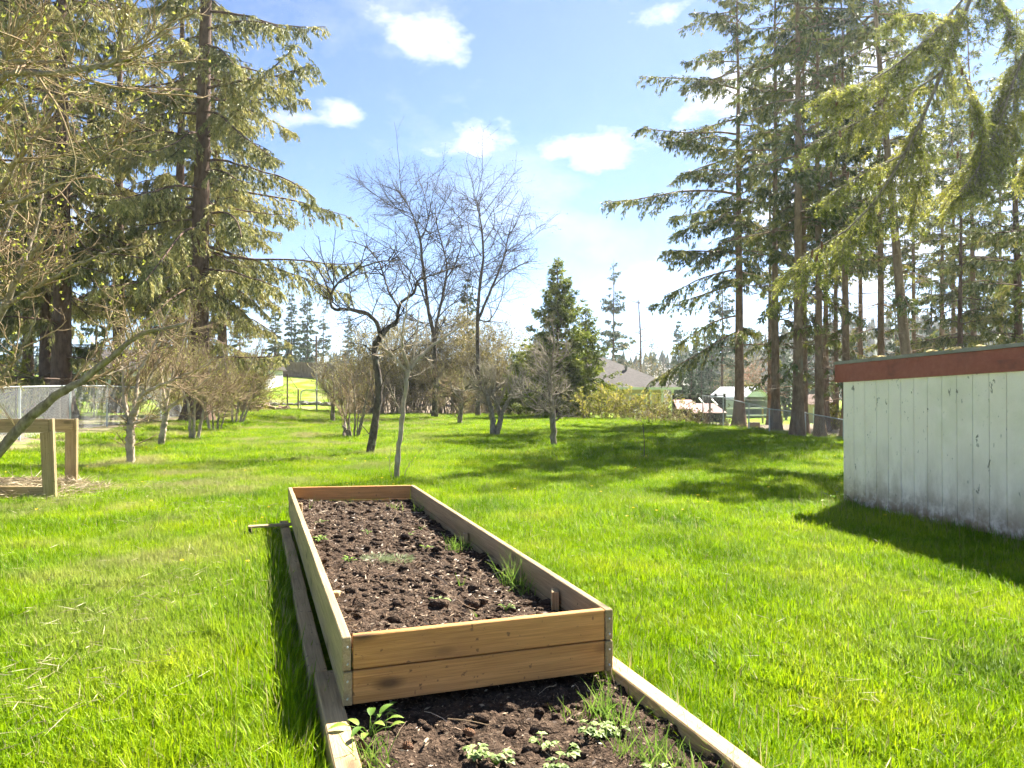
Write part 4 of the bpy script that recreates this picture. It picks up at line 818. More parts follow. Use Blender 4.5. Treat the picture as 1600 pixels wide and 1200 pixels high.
def build_firs():
    A = conifer_meshes(1, 21, .22, 5.0, 98, 4.9, M_FIR, M_FIRBARK, .045, 12, 17, .18, .05, .55, (math.pi, .28), 5, 16)
    B = conifer_meshes(2, 19.5, .165, 6.0, 74, 2.6, M_FIR, M_FIRBARK, .05, 11, 15, .18, .05, .5, None, 4, 26)
    C = conifer_meshes(3, 19, .15, 5.6, 66, 2.4, M_FIR, M_FIRBARK, .055, 11, 15, .18, .05, .5, None, 5, 30)
    Dm = conifer_meshes(4, 16, .20, 1.9, 74, 3.5, M_FIR, M_FIRDARK, .05, 11, 15, .19, .052, .7, None, 0, 6)
    grp = 'tall firs on the right'
    R = [(1155, 33.0, A, 0.0, 1.0, 0, 'leftmost tall fir on the right, with long boughs reaching over the brambles'),
         (1212, 28.6, B, 1.0, 1.0, -.022, 'slim fir second from the left of the right-hand group, leaning slightly left'),
         (1203, 38.0, C, 2.2, .9, 0, 'thin fir seen just behind the second fir of the right group'),
         (1246, 25.2, B, 3.0, 1.12, -.010, 'stout fir with flared foot beside the low wire fence'),
         (1256, 28.5, C, 4.1, 1.0, -.012, 'twin fir pressed close behind the stout flared fir'),
         (1280, 25.6, C, 5.0, 1.0, 0, 'fir with dark trunk between the flared fir and the shed corner'),
         (1290, 31.5, B, .6, .85, 0, 'thin pale fir right behind the dark-trunked fir'),
         (1306, 34.0, C, 1.7, .9, 0, 'fir whose trunk ends just left of the shed fascia'),
         (1322, 26.0, B, 2.6, .9, 0, 'fir rising right behind the far corner of the shed'),
         (1345, 37.0, C, 3.3, 1.0, 0, 'slender fir behind the left end of the shed roof'),
         (1378, 29.0, C, 4.6, 1.05, -.01, 'brown fir left of the leaning trunk above the shed'),
         (1428, 24.0, B, 5.4, 1.1, -.085, 'fir with strongly leaning pale trunk above the shed roof'),
         (1428, 41.0, C, .3, 1.0, 0, 'distant fir right of the leaning trunk'),
         (1472, 44.0, B, 1.2, 1.1, 0, 'left trunk of the far fir pair above the shed'),
         (1490, 43.0, C, 2.0, 1.1, 0, 'right trunk of the far fir pair above the shed'),
         (1522, 37.0, B, 3.9, 1.05, 0, 'fir with broad dark trunk above the middle of the shed'),
         (1565, 45.0, C, 4.4, 1.1, 0, 'far fir between the broad fir and the picture edge'),
         (1592, 33.0, Dm, .9, 1.15, 0, 'bushy fir with low boughs at the right picture edge'),
         (1500, 29.0, Dm, 2.4, .72, 0, 'shorter bushy fir behind the shed roof'),
         (1650, 25.0, Dm, 3.6, 1.0, 0, 'dense fir with low boughs just past the shed roof edge'),
         (1700, 38.0, B, 5.2, 1.1, 0, 'fir partly cut off by the right picture edge')]
    for (px, D, m, rz, s, tl, lab) in R:
        p = GD(px, D); plant_conifer(m, p, lab, grp, 'fir_tree', rz if m is not A else 0, (s, s, s), (0, tl))
    E = conifer_meshes(11, 31, .44, 4.2, 150, 6.6, M_FIRL, M_FIRDARK, .085, 13, 23, .165, .044, .55, (-.3, .12), 7, 10, twigdrop=.42, twiglen=.30)
    E2 = conifer_meshes(12, 26, .34, 4.2, 125, 5.0, M_FIRL, M_FIRDARK, .095, 12, 26, .175, .040, .55, None, 5, 12, twigdrop=.5, twiglen=.32)
    Lf = [(308, 30.0, E, 0, 1.0, .012, 'biggest fir on the left, its drooping boughs reaching toward the middle'),
          (96, 31.5, E2, 1.3, 1.2, 0, 'thick dark fir trunk behind the left fence'),
          (72, 35.0, E2, 2.6, .95, 0, 'fir trunk just left of the thick dark one'),
          (44, 40.0, E2, 4.0, .9, 0, 'thin fir trunk farthest left behind the fence'),
          (279, 36.0, E2, 5.1, 1.0, 0, 'slim fir immediately left of the biggest left fir'),
          (185, 40.0, E2, .5, 1.05, 0, 'fir in the gap between the thick dark trunk and the slim fir'),
          (352, 39.0, E2, 3.1, .85, .04, 'fir leaning behind the biggest left fir'),
          (-70, 26.0, E2, 2.0, 1.05, 0, 'fir whose boughs hang in from the left picture edge')]
    for (px, D, m, rz, s, tl, lab) in Lf:
        p = GD(px, D); plant_conifer(m, p, lab, 'firs behind the left fence', 'fir_tree', rz, (s, s, s), (0, tl))
    # cedar, lone conifer, background conifers
    Ce = conifer_meshes(21, 8.6, .16, .25, 190, 2.9, M_CEDAR, M_FIRDARK, -.005, 14, 18, .17, .055, .85, None, 0, 0, twigdrop=.15, twiglen=.42, rise=.55, sweep=.18)
    Ce2 = conifer_meshes(22, 6.0, .14, .2, 150, 2.3, M_CEDAR, M_FIRDARK, -.005, 15, 15, .16, .055, .8, None, 0, 0, twigdrop=.18, twiglen=.42, rise=.5, sweep=.15)
    plant_conifer(Ce, GD(872, 41.0), 'pointed cedar standing right of the lawn middle, taller of two', 'cedars beside the house', 'cedar_tree')
    plant_conifer(Ce2, GD(915, 42.0), 'rounder lower cedar between the pointed cedar and the house', 'cedars beside the house', 'cedar_tree')
    plant_conifer(Ce2, GD(812, 44.0), 'small shaded cedar left of the pointed cedar', 'cedars beside the house', 'cedar_tree', 2.0, (.72, .72, .62))
    Fr = conifer_meshes(31, 20, .22, 2.5, 60, 3.6, M_FARFIR, M_FIRDARK, .05, 7, 7, .42, .16, .8, None, 0, 4)
    Fr2 = conifer_meshes(32, 18, .22, 1.0, 110, 3.4, M_FARFIR, M_FIRDARK, .04, 7, 8, .44, .18, .75, None, 0, 2)
    far = [(958, 95, .95, Fr, 'lone tall conifer standing behind the house roof'), (730, 62, .60, Fr2, 'dim conifer behind the bare trees in the middle'), (455, 100, .62, Fr2, 'bluish conifer left of the pair above the brown fence'), (480, 108, .72, Fr2, 'taller bluish conifer of the pair above the brown fence'),
           (430, 90, .5, Fr2, 'rounded green conifer beside the white outbuilding'), (505, 118, .6, Fr, 'farther conifer right of the bluish pair'), (545, 125, .6, Fr2, 'faint conifer behind the small fruit trees'),
           (1018, 120, .55, Fr, 'small far conifer right of the lone tall conifer'), (1060, 110, .72, Fr2, 'far conifer behind the blossom tree'), (1088, 100, .62, Fr2, 'green conifer left of the carport roof'), (1112, 98, .70, Fr2, 'dark conifer right behind the carport roof'),
           (1128, 85, .85, Fr, 'tall far conifer behind the first fir trunk'), (1168, 105, .6, Fr2, 'far conifer between the first two fir trunks'), (1225, 110, .7, Fr2, 'far conifer behind the twin fir'), (1262, 90, .62, Fr2, 'far conifer above the beige shed'),
           (1300, 100, .75, Fr, 'far conifer left of the shed corner'), (1340, 95, .75, Fr2, 'far conifer behind the left end of the shed roof'), (1400, 80, .8, Fr2, 'far conifer behind the leaning fir'), (1455, 75, .85, Fr, 'far conifer behind the fir pair'),
           (1510, 85, .9, Fr2, 'far conifer behind the broad dark fir'), (1570, 70, .85, Fr2, 'far conifer at the right edge'), (20, 70, .8, Fr2, 'far conifer at the left picture edge'), (150, 75, .75, Fr, 'far conifer behind the left fence'), (235, 80, .75, Fr2, 'far conifer left of the slim fir'), (375, 85, .55, Fr, 'far conifer behind the brown shrubs')]
    for i, (px, D, s, m, lab) in enumerate(far):
        plant_conifer(m, GD(px, D), lab, 'conifers in the distance', 'far_conifer', i * 1.7, (s, s, s))
    # blue-green clipped evergreens by the carport
    for i, (px, D, s, lab) in enumerate(((1066, 70, .30, 'dense evergreen at the end of the house'), (1080, 72, .34, 'dense evergreen second from the house'), (1096, 74, .30, 'dense evergreen touching the carport'), (1145, 80, .30, 'dense evergreen behind the carport'), (1228, 66, .28, 'dense evergreen left of the beige shed'))):
        plant_conifer(Fr2, GD(px, D), lab, 'evergreens around the carport', 'evergreen_shrub', i * 2.1, (s * 1.15, s * 1.15, s))
build_firs()

def bare_tree(name, label, group, base, stems, levels, mats, seed, buds=None, cat='tree', trunk_k=9, rk=.72):
    """stems: (points, r0, r1); levels: per_m, t0, ang, lratio, lmin, lmax, M, wander, up, rmax"""
    rng = np.random.default_rng(seed); base = np.asarray(base, float); root = empty(name, base, label, cat, group)
    P_ = np.stack([spline(s[0], 30) for s in stems]); P_[:, 1:-1] += rng.normal(0, .008, P_[:, 1:-1].shape)
    R_ = np.stack([np.linspace(s[1], s[2], 30) for s in stems]) * rk; R_ *= 1 + rng.normal(0, .055, R_.shape); R_[:, 0] *= 1.12; g = G()
    tube_batch(g, P_, R_, trunk_k); V = g.V[0]; V += rng.normal(0, 1, V.shape) * np.repeat(R_.ravel(), trunk_k)[:, None] * .07
    g.build('trunk', mats[0], root, base, True)
    cg = G(); last = None; pp, rr = P_, R_
    allP = [(P_, R_)]
    for li, (per_m, t0, ang, lr, lmin, lmax, M, wander, up, rmax) in enumerate(levels):
        pi, t, p, tg, r, Ln = sprout(pp, rr, per_m * (1.7, 1.8, 1.8)[li], t0, 1.0, rng, 90); n = len(p)
        d = fork_dir(tg, np.abs(rng.normal(ang, .28, n)), rng); L = np.clip(Ln * lr * (1.15 - .6 * t) * rng.uniform(.45, 1.2, n), lmin, lmax)
        pp, rr = grow(p, d, L, np.minimum(r * .72, rmax) * rng.uniform(.75, 1, n), M, wander, up, rng, .42); tube_batch(cg, pp, rr, 4 if rmax > .012 else 3)
    cg.build('crown', mats[1], root, base, True)
    if buds:
        bm_, per, L, W = buds; pi, t, p, tg, r, Ln = sprout(pp, rr, per * .45, .4, 1.0, rng, 12); n = len(p); bgm = G()
        leaves(bgm, p, tg + rng.normal(0, .5, (n, 3)), L * rng.uniform(.5, 1.4, n), W, rng); 
        tips = pp[:, -1]; tt = unit(pp[:, -1] - pp[:, -2]); sel = np.flatnonzero(rng.random(len(tips)) < .38); sel = np.repeat(sel, 3); tips = tips[sel]; tt = tt[sel]
        leaves(bgm, tips, tt + rng.normal(0, .45, tips.shape), L * rng.uniform(.6, 1.3, len(tips)), W * .8, rng)
        o = bgm.build('buds', bm_, root, base); o['kind'] = 'stuff'
    return root
def pix(D, *pts, dd=0.0):
    """pixel polyline at depth D; dd drifts the depth along it"""
    n = len(pts); return [P(x, y, D + dd * i / max(1, n - 1)) for i, (x, y) in enumerate(pts)]
def build_orchard():
    def st(D, pts, r0, r1, dd=0.0, ground=False):
        q = pix(D, *pts, dd=dd)
        if ground: q[0] = q[0] * 1.0; q[0][2] = float(gz(q[0][0], q[0][1])) - .12
        return (q, r0, r1)
    # leaning dark tree in the middle
    D = GP(577, 711)[1]
    S = [st(D, [(577, 711), (587, 655), (592, 600), (585, 548), (596, 522)], .17, .115, 0, True), st(D, [(595, 526), (586, 500), (567, 488), (540, 483), (520, 481), (517, 460), (534, 436), (580, 411), (622, 407)], .095, .022, -.9),
         st(D, [(596, 526), (608, 510), (620, 503), (625, 474), (646, 458), (655, 437), (688, 425), (722, 413)], .095, .02, .8), st(D, [(622, 480), (606, 452), (592, 410), (570, 385), (540, 375)], .045, .012, .9),
         st(D, [(520, 470), (500, 425), (470, 385)], .045, .012, -1.0), st(D, [(646, 458), (640, 430), (650, 395), (640, 360)], .03, .008, -.6), st(D, [(688, 425), (705, 395), (735, 375)], .03, .008, .6), st(D, [(596, 545), (620, 545), (650, 520), (680, 500)], .04, .01, .8), st(D, [(592, 560), (570, 540), (545, 535)], .03, .008, -.8)]
    lv = [(3.6, .12, .95, .40, .3, 1.7, 7, .15, .06, .016), (5.2, .1, .85, .5, .15, .8, 5, .16, .03, .008), (6.5, .1, .8, .6, .08, .32, 4, .2, .03, .0055)]
    bare_tree('leaning_fruit_tree', 'dark leaning fruit tree with crooked spreading limbs in the middle of the lawn', 'bare fruit trees', GP(577, 711), S, lv, (M_APPLE, M_TWIGD), 1, (M_TWIGLEAF, 2.0, .03, .016), rk=.58)
    # pale sapling beyond the bed
    D = GP(619, 752)[1]
    S = [st(D, [(619, 752), (622, 715), (628, 660), (635, 600), (640, 574)], .052, .034, 0, True), st(D, [(640, 576), (660, 552), (690, 530), (735, 500)], .046, .010, .5), st(D, [(640, 576), (628, 540), (632, 500), (640, 450)], .032, .008, -.3), st(D, [(638, 582), (612, 555), (590, 535)], .026, .008, -.4), st(D, [(641, 575), (650, 530), (655, 480)], .026, .008, .3),
         st(D, [(614, 750), (609, 720), (613, 690)], .007, .003, 0, True), st(D, [(623, 750), (640, 725), (662, 697)], .007, .003, .2, True), st(D, [(628, 650), (614, 615), (608, 600)], .012, .004, -.2)]
    bare_tree('young_fruit_tree', 'pale thin sapling standing right beyond the raised bed', 'bare fruit trees', GP(619, 752), S, [(3.2, .3, .7, .45, .2, .9, 5, .1, .06, .010), (3.0, .2, .7, .4, .08, .3, 4, .12, .05, .005)], (M_PALEBARK, M_PALEBARK), 2, rk=.9)
    # mossy tree with dense grey twigs
    D = GP(866, 699)[1]
    S = [st(D, [(866, 699), (863, 650), (860, 612), (859, 580), (864, 560)], .125, .075, 0, True), st(D, [(861, 646), (842, 633), (824, 620), (800, 617)], .045, .018, -.5), st(D, [(868, 657), (880, 650), (899, 650)], .04, .016, -.4), st(D, [(858, 622), (838, 612), (818, 607), (806, 596)], .045, .012, .6), st(D, [(861, 588), (845, 570), (828, 545)], .05, .012, .5), st(D, [(862, 575), (880, 560), (898, 540)], .045, .012, -.5), st(D, [(863, 565), (866, 530), (862, 500)], .045, .01, .3), st(D, [(864, 618), (880, 612), (892, 600)], .035, .012, .5), st(D, [(824, 620), (816, 600), (822, 570)], .03, .01, .2)]
    dense = [(7.5, .25, .9, .5, .25, .9, 5, .18, .10, .014), (7.5, .1, .8, .55, .15, .55, 5, .18, .07, .008), (6.5, .1, .7, .6, .08, .3, 4, .2, .04, .006)]
    bare_tree('mossy_fruit_tree', 'mossy fruit tree with dense grey twigs in front of the cedar', 'bare fruit trees', GP(866, 699), S, dense, (M_MOSSBARK, M_TWIGG), 3)
    # pollarded twin-stem tree
    D = GP(773, 682)[1]
    S = [st(D, [(771, 682), (769, 652), (764, 630), (757, 612), (748, 602)], .14, .08, 0, True), st(D, [(774, 682), (782, 652), (776, 632), (769, 612), (775, 600)], .14, .08, .2, True), st(D, [(783, 648), (793, 628), (801, 610), (806, 602)], .085, .06, -.3), st(D, [(763, 634), (752, 628), (745, 626)], .04, .02, -.4),
         st(D, [(757, 612), (742, 606), (728, 606), (738, 596)], .075, .05, -.3), st(D, [(769, 612), (785, 600), (792, 596)], .07, .045, .5), st(D, [(801, 608), (820, 604), (812, 596)], .06, .04, .3), st(D, [(757, 612), (758, 598), (766, 588)], .075, .06, .3), st(D, [(748, 602), (758, 590), (750, 586)], .06, .05, .1)]
    pol = [(9.5, .45, 1.0, .75, .25, 1.5, 6, .12, .26, .016), (4.2, .2, .7, .55, .25, 1.2, 5, .08, .16, .009), (4, .2, .6, .5, .1, .5, 4, .1, .1, .007)]
    bare_tree('pollarded_fruit_tree', 'pollarded twin-stem fruit tree with knobby head and upright shoots', 'bare fruit trees', GP(773, 682), S, pol, (M_MOSSBARK, M_TWIGG), 4)
    # small ones further back
    fan = [(7.0, .2, .9, .75, .4, 2.0, 5, .15, .12, .018), (5.5, .1, .8, .55, .2, .8, 5, .17, .07, .011), (5, .1, .7, .6, .1, .4, 4, .2, .05, .008)]
    for i, (px, py, pts, lab) in enumerate(((718, 665, [(718, 665), (720, 640), (722, 626)], 'mossy fruit tree left of the pollarded tree'), (682, 656, [(682, 656), (683, 630), (684, 606)], 'small fruit tree farthest back near the thicket'), (520, 661, [(520, 661), (520, 640), (521, 622)], 'small fruit tree nearest the back gate'))):
        D = GP(px, py)[1]; x, y = pts[-1]; e = .05 if i == 1 else .085
        S = [st(D, pts, .15 if i != 1 else .10, .11 if i != 1 else .07, 0, True), st(D, [(x, y), (x - 14, y - 14), (x - 18, y - 32)], .08, .03, -.6), st(D, [(x, y), (x + 10, y - 10), (x + 20, y - 30)], .08, .03, .6), st(D, [(x, y), (x + 1, y - 18), (x - 3, y - 36)], .07, .025, .2), st(D, [(x, y + 4), (x + 15, y - 4), (x + 28, y - 14)], .06, .02, -.5)]
        bare_tree('small_fruit_tree', lab, 'bare fruit trees', GP(px, py), S, fan, (M_MOSSBARK, M_TWIG), 10 + i, (M_BUD, 1.6, .04, .02))
    D = GP(553, 686)[1]
    S = [st(D, [(550, 686), (545, 665), (536, 640), (532, 600)], .07, .02, .2, True), st(D, [(553, 686), (555, 650), (553, 610), (548, 580)], .05, .015, 0, True), st(D, [(556, 686), (566, 655), (573, 620), (580, 590)], .09, .02, -.2, True), st(D, [(548, 686), (541, 674), (536, 665)], .09, .05, .1, True), st(D, [(557, 686), (560, 640), (562, 600)], .03, .012, .2, True), st(D, [(544, 680), (546, 640), (544, 590)], .05, .015, .4), st(D, [(538, 676), (540, 650), (545, 615)], .09, .03, 1.2, True)]
    bare_tree('coppiced_fruit_tree', 'coppiced fruit tree with many stems left of the leaning tree', 'bare fruit trees', GP(553, 686), S, [(4.5, .35, .7, .5, .25, 1.1, 5, .14, .12, .014), (5.5, .1, .7, .55, .15, .6, 5, .16, .07, .009), (5, .1, .7, .6, .1, .3, 4, .2, .05, .007)], (M_MOSSBARK, M_TWIG), 14, (M_BUD, 1.2, .03, .016))
    # tall bare trees behind
    D = 41.0
    S = [st(D, [(678, 650), (679, 590), (678, 528), (669, 481), (660, 407), (655, 369), (641, 327), (622, 296)], .24, .03, 0, True), st(D, [(678, 528), (684, 495), (695, 444), (697, 407), (683, 351), (679, 312)], .14, .03, .8), st(D, [(668, 480), (652, 440), (625, 405), (606, 380)], .09, .025, -1.5), st(D, [(695, 440), (712, 410), (722, 370), (716, 330)], .08, .02, 1.5), st(D, [(656, 375), (668, 345), (662, 300), (650, 275)], .06, .02, .5), st(D, [(681, 500), (700, 480), (730, 460)], .07, .02, -1)]
    tall = [(1.9, .25, 1.0, .5, 1.0, 4.2, 9, .12, .045, .026), (2.6, .1, .9, .45, .4, 1.8, 6, .14, .02, .014), (3.4, .1, .8, .5, .2, .8, 4, .18, .0, .010)]
    bare_tree('tall_bare_tree', 'tall bare tree behind the leaning fruit tree, left of the two', 'tall bare trees', GD(678, D), S, tall, (M_APPLE, M_TWIGD), 20, (M_TWIGLEAF, 1.6, .06, .03), rk=.62)
    S = [st(D, [(746, 650), (747, 590), (746, 500), (749, 453), (755, 397), (751, 346), (739, 300)], .24, .03, 0, True), st(D, [(747, 500), (767, 453), (786, 407), (793, 374), (803, 334)], .13, .025, .8), st(D, [(768, 450), (795, 425), (822, 410), (840, 408)], .06, .02, -1), st(D, [(752, 400), (735, 370), (728, 335)], .06, .02, 1), st(D, [(788, 400), (808, 385), (828, 365)], .05, .015, 1.2), st(D, [(750, 500), (765, 500), (782, 470), (790, 430)], .07, .02, -1.2), st(D, [(755, 380), (772, 350), (770, 315)], .05, .015, -.6)]
    bare_tree('tall_bare_tree', 'tall bare tree behind the pollarded tree, right of the two', 'tall bare trees', GD(746, D), S, tall, (M_APPLE, M_TWIGD), 21, (M_TWIGLEAF, 1.6, .06, .03), rk=.62)
    # row of budding trees on the left
    brown = [(4.2, .22, .75, .5, .35, 1.7, 6, .13, .06, .016), (5.2, .08, .75, .55, .25, .95, 5, .15, .05, .009), (5.2, .05, .7, .6, .12, .5, 4, .18, .03, .0065)]
    D = GP(205, 727)[1]
    S = [st(D, [(205, 727), (204, 692), (205, 662), (211, 640)], .125, .095, 0, True), st(D, [(211, 640), (222, 618), (245, 604), (285, 588), (330, 566)], .075, .015, -.8), st(D, [(204, 662), (197, 640), (192, 600), (193, 560), (186, 515)], .06, .015, .5), st(D, [(208, 648), (214, 610), (217, 560), (214, 510)], .07, .015, .8), st(D, [(209, 662), (232, 655), (252, 646)], .035, .012, -.5), st(D, [(216, 580), (235, 550), (250, 520), (270, 470)], .045, .012, .3), st(D, [(193, 580), (175, 545), (160, 500)], .04, .012, -.5), st(D, [(222, 618), (240, 580), (262, 540), (290, 500)], .045, .012, .6)]
    bare_tree('budding_tree', 'nearest budding tree of the left row with low fork', 'budding trees in a row on the left', GP(205, 727), S, brown, (M_PALEBARK, M_TWIG), 30, (M_BUD, .9, .028, .014))
    D = GP(251, 700)[1]
    S = [st(D, [(251, 700), (256, 668), (261, 640)], .12, .085, 0, True), st(D, [(261, 640), (254, 600), (250, 560), (256, 510)], .06, .015, .6), st(D, [(261, 640), (285, 622), (315, 600), (350, 570)], .06, .015, -.6), st(D, [(258, 640), (268, 590), (285, 540), (300, 490)], .055, .015, .4), st(D, [(260, 650), (240, 610), (225, 570)], .04, .012, -.5)]
    bare_tree('budding_tree', 'second budding tree of the left row with leaning pale trunk', 'budding trees in a row on the left', GP(251, 700), S, brown, (M_PALEBARK, M_TWIG), 31, (M_BUD, .8, .03, .015))
    for i, (px, py, lab) in enumerate(((302, 689, 'third budding tree of the left row with several thin stems'), (335, 676, 'fourth budding tree of the left row, bushy and brown'), (366, 665, 'farthest budding tree of the left row, dense and brown'))):
        D = GP(px, py)[1]; k = 15.4 / D * 1.15
        r_ = random.Random(i); S = [st(D, [(px + a * .35, py), (px + a * .8 + r_.uniform(-4, 4), py - r_.uniform(45, 75) * k), (px + a * 2.6 * k + r_.uniform(-8, 8), py - 120 * k), (px + a * 4.2 * k + r_.uniform(-12, 12), py - (175 + 14 * j) * k)], r_.uniform(.045, .085), .014, .5 * (j - 1.5), True) for j, a in enumerate(((-13, 3, 17), (-16, -3, 8, 22), (-10, 6, 20, 30))[i])]
        bare_tree('budding_tree', lab, 'budding trees in a row on the left', GP(px, py), S, [(4.4, .2, .75, .42, .35, 1.5, 6, .13, .05, .016), (5.6, .08, .75, .55, .25, .9, 5, .15, .04, .010), (5.2, .05, .7, .6, .15, .5, 4, .18, .03, .0075)], (M_PALEBARK, M_TWIG), 32 + i, (M_BUD, .7, .034, .017))
    # big near shrub with fat buds at the left edge
    D = 10.0; B0 = np.array([-7.55, 10.0, 0.05])
    S = [([B0 + [0, 0, -.2], P(0, 705, 9.9), P(60, 640, 9.8), P(120, 598, 9.7), P(170, 562, 9.6), P(215, 525, 9.4), P(290, 505, 9.2)], .135, .03), ([B0 + [-.1, .1, -.2], P(-30, 560, 9.8), P(5, 480, 9.6), P(35, 420, 9.4), P(95, 330, 9.0)], .12, .03), ([B0 + [-.2, 0, -.2], P(-60, 480, 9.5), P(-20, 330, 9.2), P(40, 230, 8.8), P(110, 120, 8.4)], .11, .025),
         ([B0 + [.05, -.2, -.2], P(-70, 520, 9.0), P(-40, 300, 8.0), P(-10, 130, 7.3), P(90, 112, 6.8), P(200, 92, 6.5)], .10, .022), ([P(-40, 300, 8.0), P(-30, 120, 7.4), P(60, 95, 7.0), P(150, 105, 6.6)], .06, .012), ([P(-20, 330, 9.2), P(60, 300, 8.6), P(150, 250, 8.2), P(200, 200, 8.0)], .05, .012), ([P(5, 480, 9.6), P(70, 440, 9.2), P(150, 400, 8.9), P(230, 380, 8.6)], .055, .012),
         ([P(35, 420, 9.4), P(60, 330, 9.6), P(70, 230, 9.8)], .05, .012), ([P(-10, 130, 7.3), P(20, 40, 7.0), P(80, -20, 6.8)], .045, .012), ([P(90, 112, 6.8), P(175, 95, 6.5), P(190, 40, 6.4), P(195, 0, 6.3)], .028, .01), ([P(-60, 480, 9.5), P(-10, 400, 9.9), P(50, 250, 10.4)], .06, .012), ([P(120, 598, 9.7), P(170, 585, 10.1), P(230, 560, 10.4)], .04, .01), ([P(-20, 640, 9.9), P(5, 590, 9.5), P(35, 545, 9.3), P(60, 480, 9.2)], .05, .015)]
    bare_tree('budding_shrub', 'big budding shrub at the left edge with mossy slanting trunk', None, B0, S, [(2.6, .2, .75, .38, .3, 1.15, 7, .13, .07, .013), (3.8, .06, .75, .5, .2, .85, 6, .15, .06, .008), (4.2, .05, .7, .55, .12, .45, 5, .16, .05, .005)], (M_MOSSBARK, M_TWIG), 40, (M_BUD, 1.0, .042, .024), 'shrub', rk=.6)
M_TWIGLEAF = leaf_mat('dark_buds', [(0, (.05, .04, .03)), (1, (.13, .11, .07))], .2)
build_orchard()

# ------------------------------------------------------------------ near spruce whose bough hangs into the picture at the top right
PIX = P
def build_spruce():
    rng = np.random.default_rng(70); base = np.array([16.6, 21.0, float(gz(16.6, 21.0))]); P = lambda x, y, D: PIX(x, y, D * 1.32); base = np.asarray(base); root = empty('spruce_tree', base, 'spruce whose sunlit bough with cones hangs in from the top right', 'tree')
    g = G(); top = base + [0, 0, 21]; g.tube(spline([base - [0, 0, .3], base + [0, 0, .4], base + [.05, 0, 9], top], 14), np.concatenate([[.42, .3, .27], np.linspace(.25, .04, 11)]), 12); g.build('trunk', M_FIRBARK, root, base, True)
    B = [([base + [0, 0, 17.2], P(1600, -170, 13.2), P(1530, -30, 12.9), P(1475, 110, 12.7), P(1415, 240, 12.5), P(1340, 345, 12.3), P(1255, 400, 12.1)], .07, .012), ([P(1530, -30, 12.9), P(1450, 60, 12.4), P(1370, 120, 12.1), P(1300, 140, 11.9)], .03, .008), ([P(1475, 110, 12.7), P(1400, 160, 12.4), P(1320, 200, 12.2), P(1262, 225, 12.0)], .028, .008), ([P(1490, 80, 12.7), P(1530, 160, 12.5), P(1535, 250, 12.4), P(1500, 300, 12.2)], .028, .008),
         ([P(1415, 240, 12.5), P(1350, 270, 12.2), P(1290, 310, 12.0)], .022, .007), ([P(1440, 190, 12.6), P(1440, 270, 12.5), P(1425, 350, 12.4)], .02, .006), ([base + [0, 0, 16.4], P(1660, -40, 13.3), P(1600, 90, 13.0), P(1560, 200, 12.8), P(1520, 260, 12.6)], .045, .01), ([base + [0, 0, 15.0], P(1690, 60, 13.2), P(1665, 150, 13.0), P(1640, 220, 12.9)], .035, .01), ([P(1500, 40, 12.8), P(1440, 20, 12.5), P(1390, 30, 12.2)], .024, .007), ([P(1340, 345, 12.3), P(1330, 380, 12.2), P(1300, 420, 12.1)], .016, .006), ([P(1540, -60, 13.0), P(1570, 10, 12.7), P(1585, 60, 12.5)], .02, .007)]
    for az, z, L in ((.4, 5.5, 2.6), (1.6, 7.0, 2.6), (2.6, 8.5, 2.0), (-.5, 8, 2.4), (-1.3, 9.6, 2.2), (.9, 10, 2.2), (2.0, 11.5, 1.8), (-.2, 12, 1.7), (1.2, 13, 1.4), (-2, 13.4, 1.3), (3, 13.8, 1.2)):
        d = np.array([math.cos(az), math.sin(az), 0]); L *= 1.25; c = base + [0, 0, z * 1.35]; B.append(([c, c + d * L * .5 + [0, 0, .1], c + d * L + [0, 0, -.5]], .04, .01))
    BP = np.stack([spline(b[0], 16) for b in B]); BR_ = np.stack([np.linspace(b[1], b[2], 16) for b in B]); bg = G(); tube_batch(bg, BP, BR_, 6)
    pi, t, p, tg, r, Ln = sprout(BP, BR_, 22, .12, 1, rng, 120); n = len(p); keep = (p[:, 2] < 12.5) | (rng.random(n) < .5); pi, t, p, tg, r, Ln = [a[keep] for a in (pi, t, p, tg, r, Ln)]; n = len(p)
    side = unit(np.cross(tg, [0, 0, 1.])) * rng.choice([-1, 1], n)[:, None]; d = tg * .8 + side * rng.uniform(.2, .9, n)[:, None] + np.array([0, 0, -1.]) * rng.uniform(.0, .8, n)[:, None]; L = np.clip(Ln * .26 * (1.1 - .55 * t) * rng.uniform(.5, 1.2, n), .25, 1.35)
    TP, TR = grow(p, d, L, np.full(n, .008), 6, .08, -.08, rng, .5); tube_batch(bg, TP, TR, 3)
    pi, t, p, tg, r, Ln = sprout(TP, TR, 12, .15, 1, rng); m = len(p); d = fork_dir(tg, np.full(m, .7), rng) + np.array([0, 0, -.25]); SP_, SR = grow(p, d, rng.uniform(.13, .36, m), np.full(m, .005), 4, .06, -.05, rng, .6); tube_batch(bg, SP_[::2, ::3], SR[::2, ::3], 3)
    bg.build('branches', M_MOSSBARK, root, base, True)
    fg = G()
    for (PP, RR, per, Lf) in ((TP, TR, 44, .078), (SP_, SR, 60, .072)):
        pi, t, p, tg, r, Ln = sprout(PP, RR, per, .0, 1, rng, 70); m = len(p); d = fork_dir(tg, rng.uniform(.5, 1.1, m), rng); tone = np.clip(rng.uniform(.2, .8, len(PP))[pi] + rng.normal(0, .12, m), 0, 1); leaves(fg, p, d, Lf * rng.uniform(.7, 1.2, m), .019, rng, tone)
    fg.build('crown', M_SPRUCE, root, base)
    cm = cone_mesh(.16, .030)
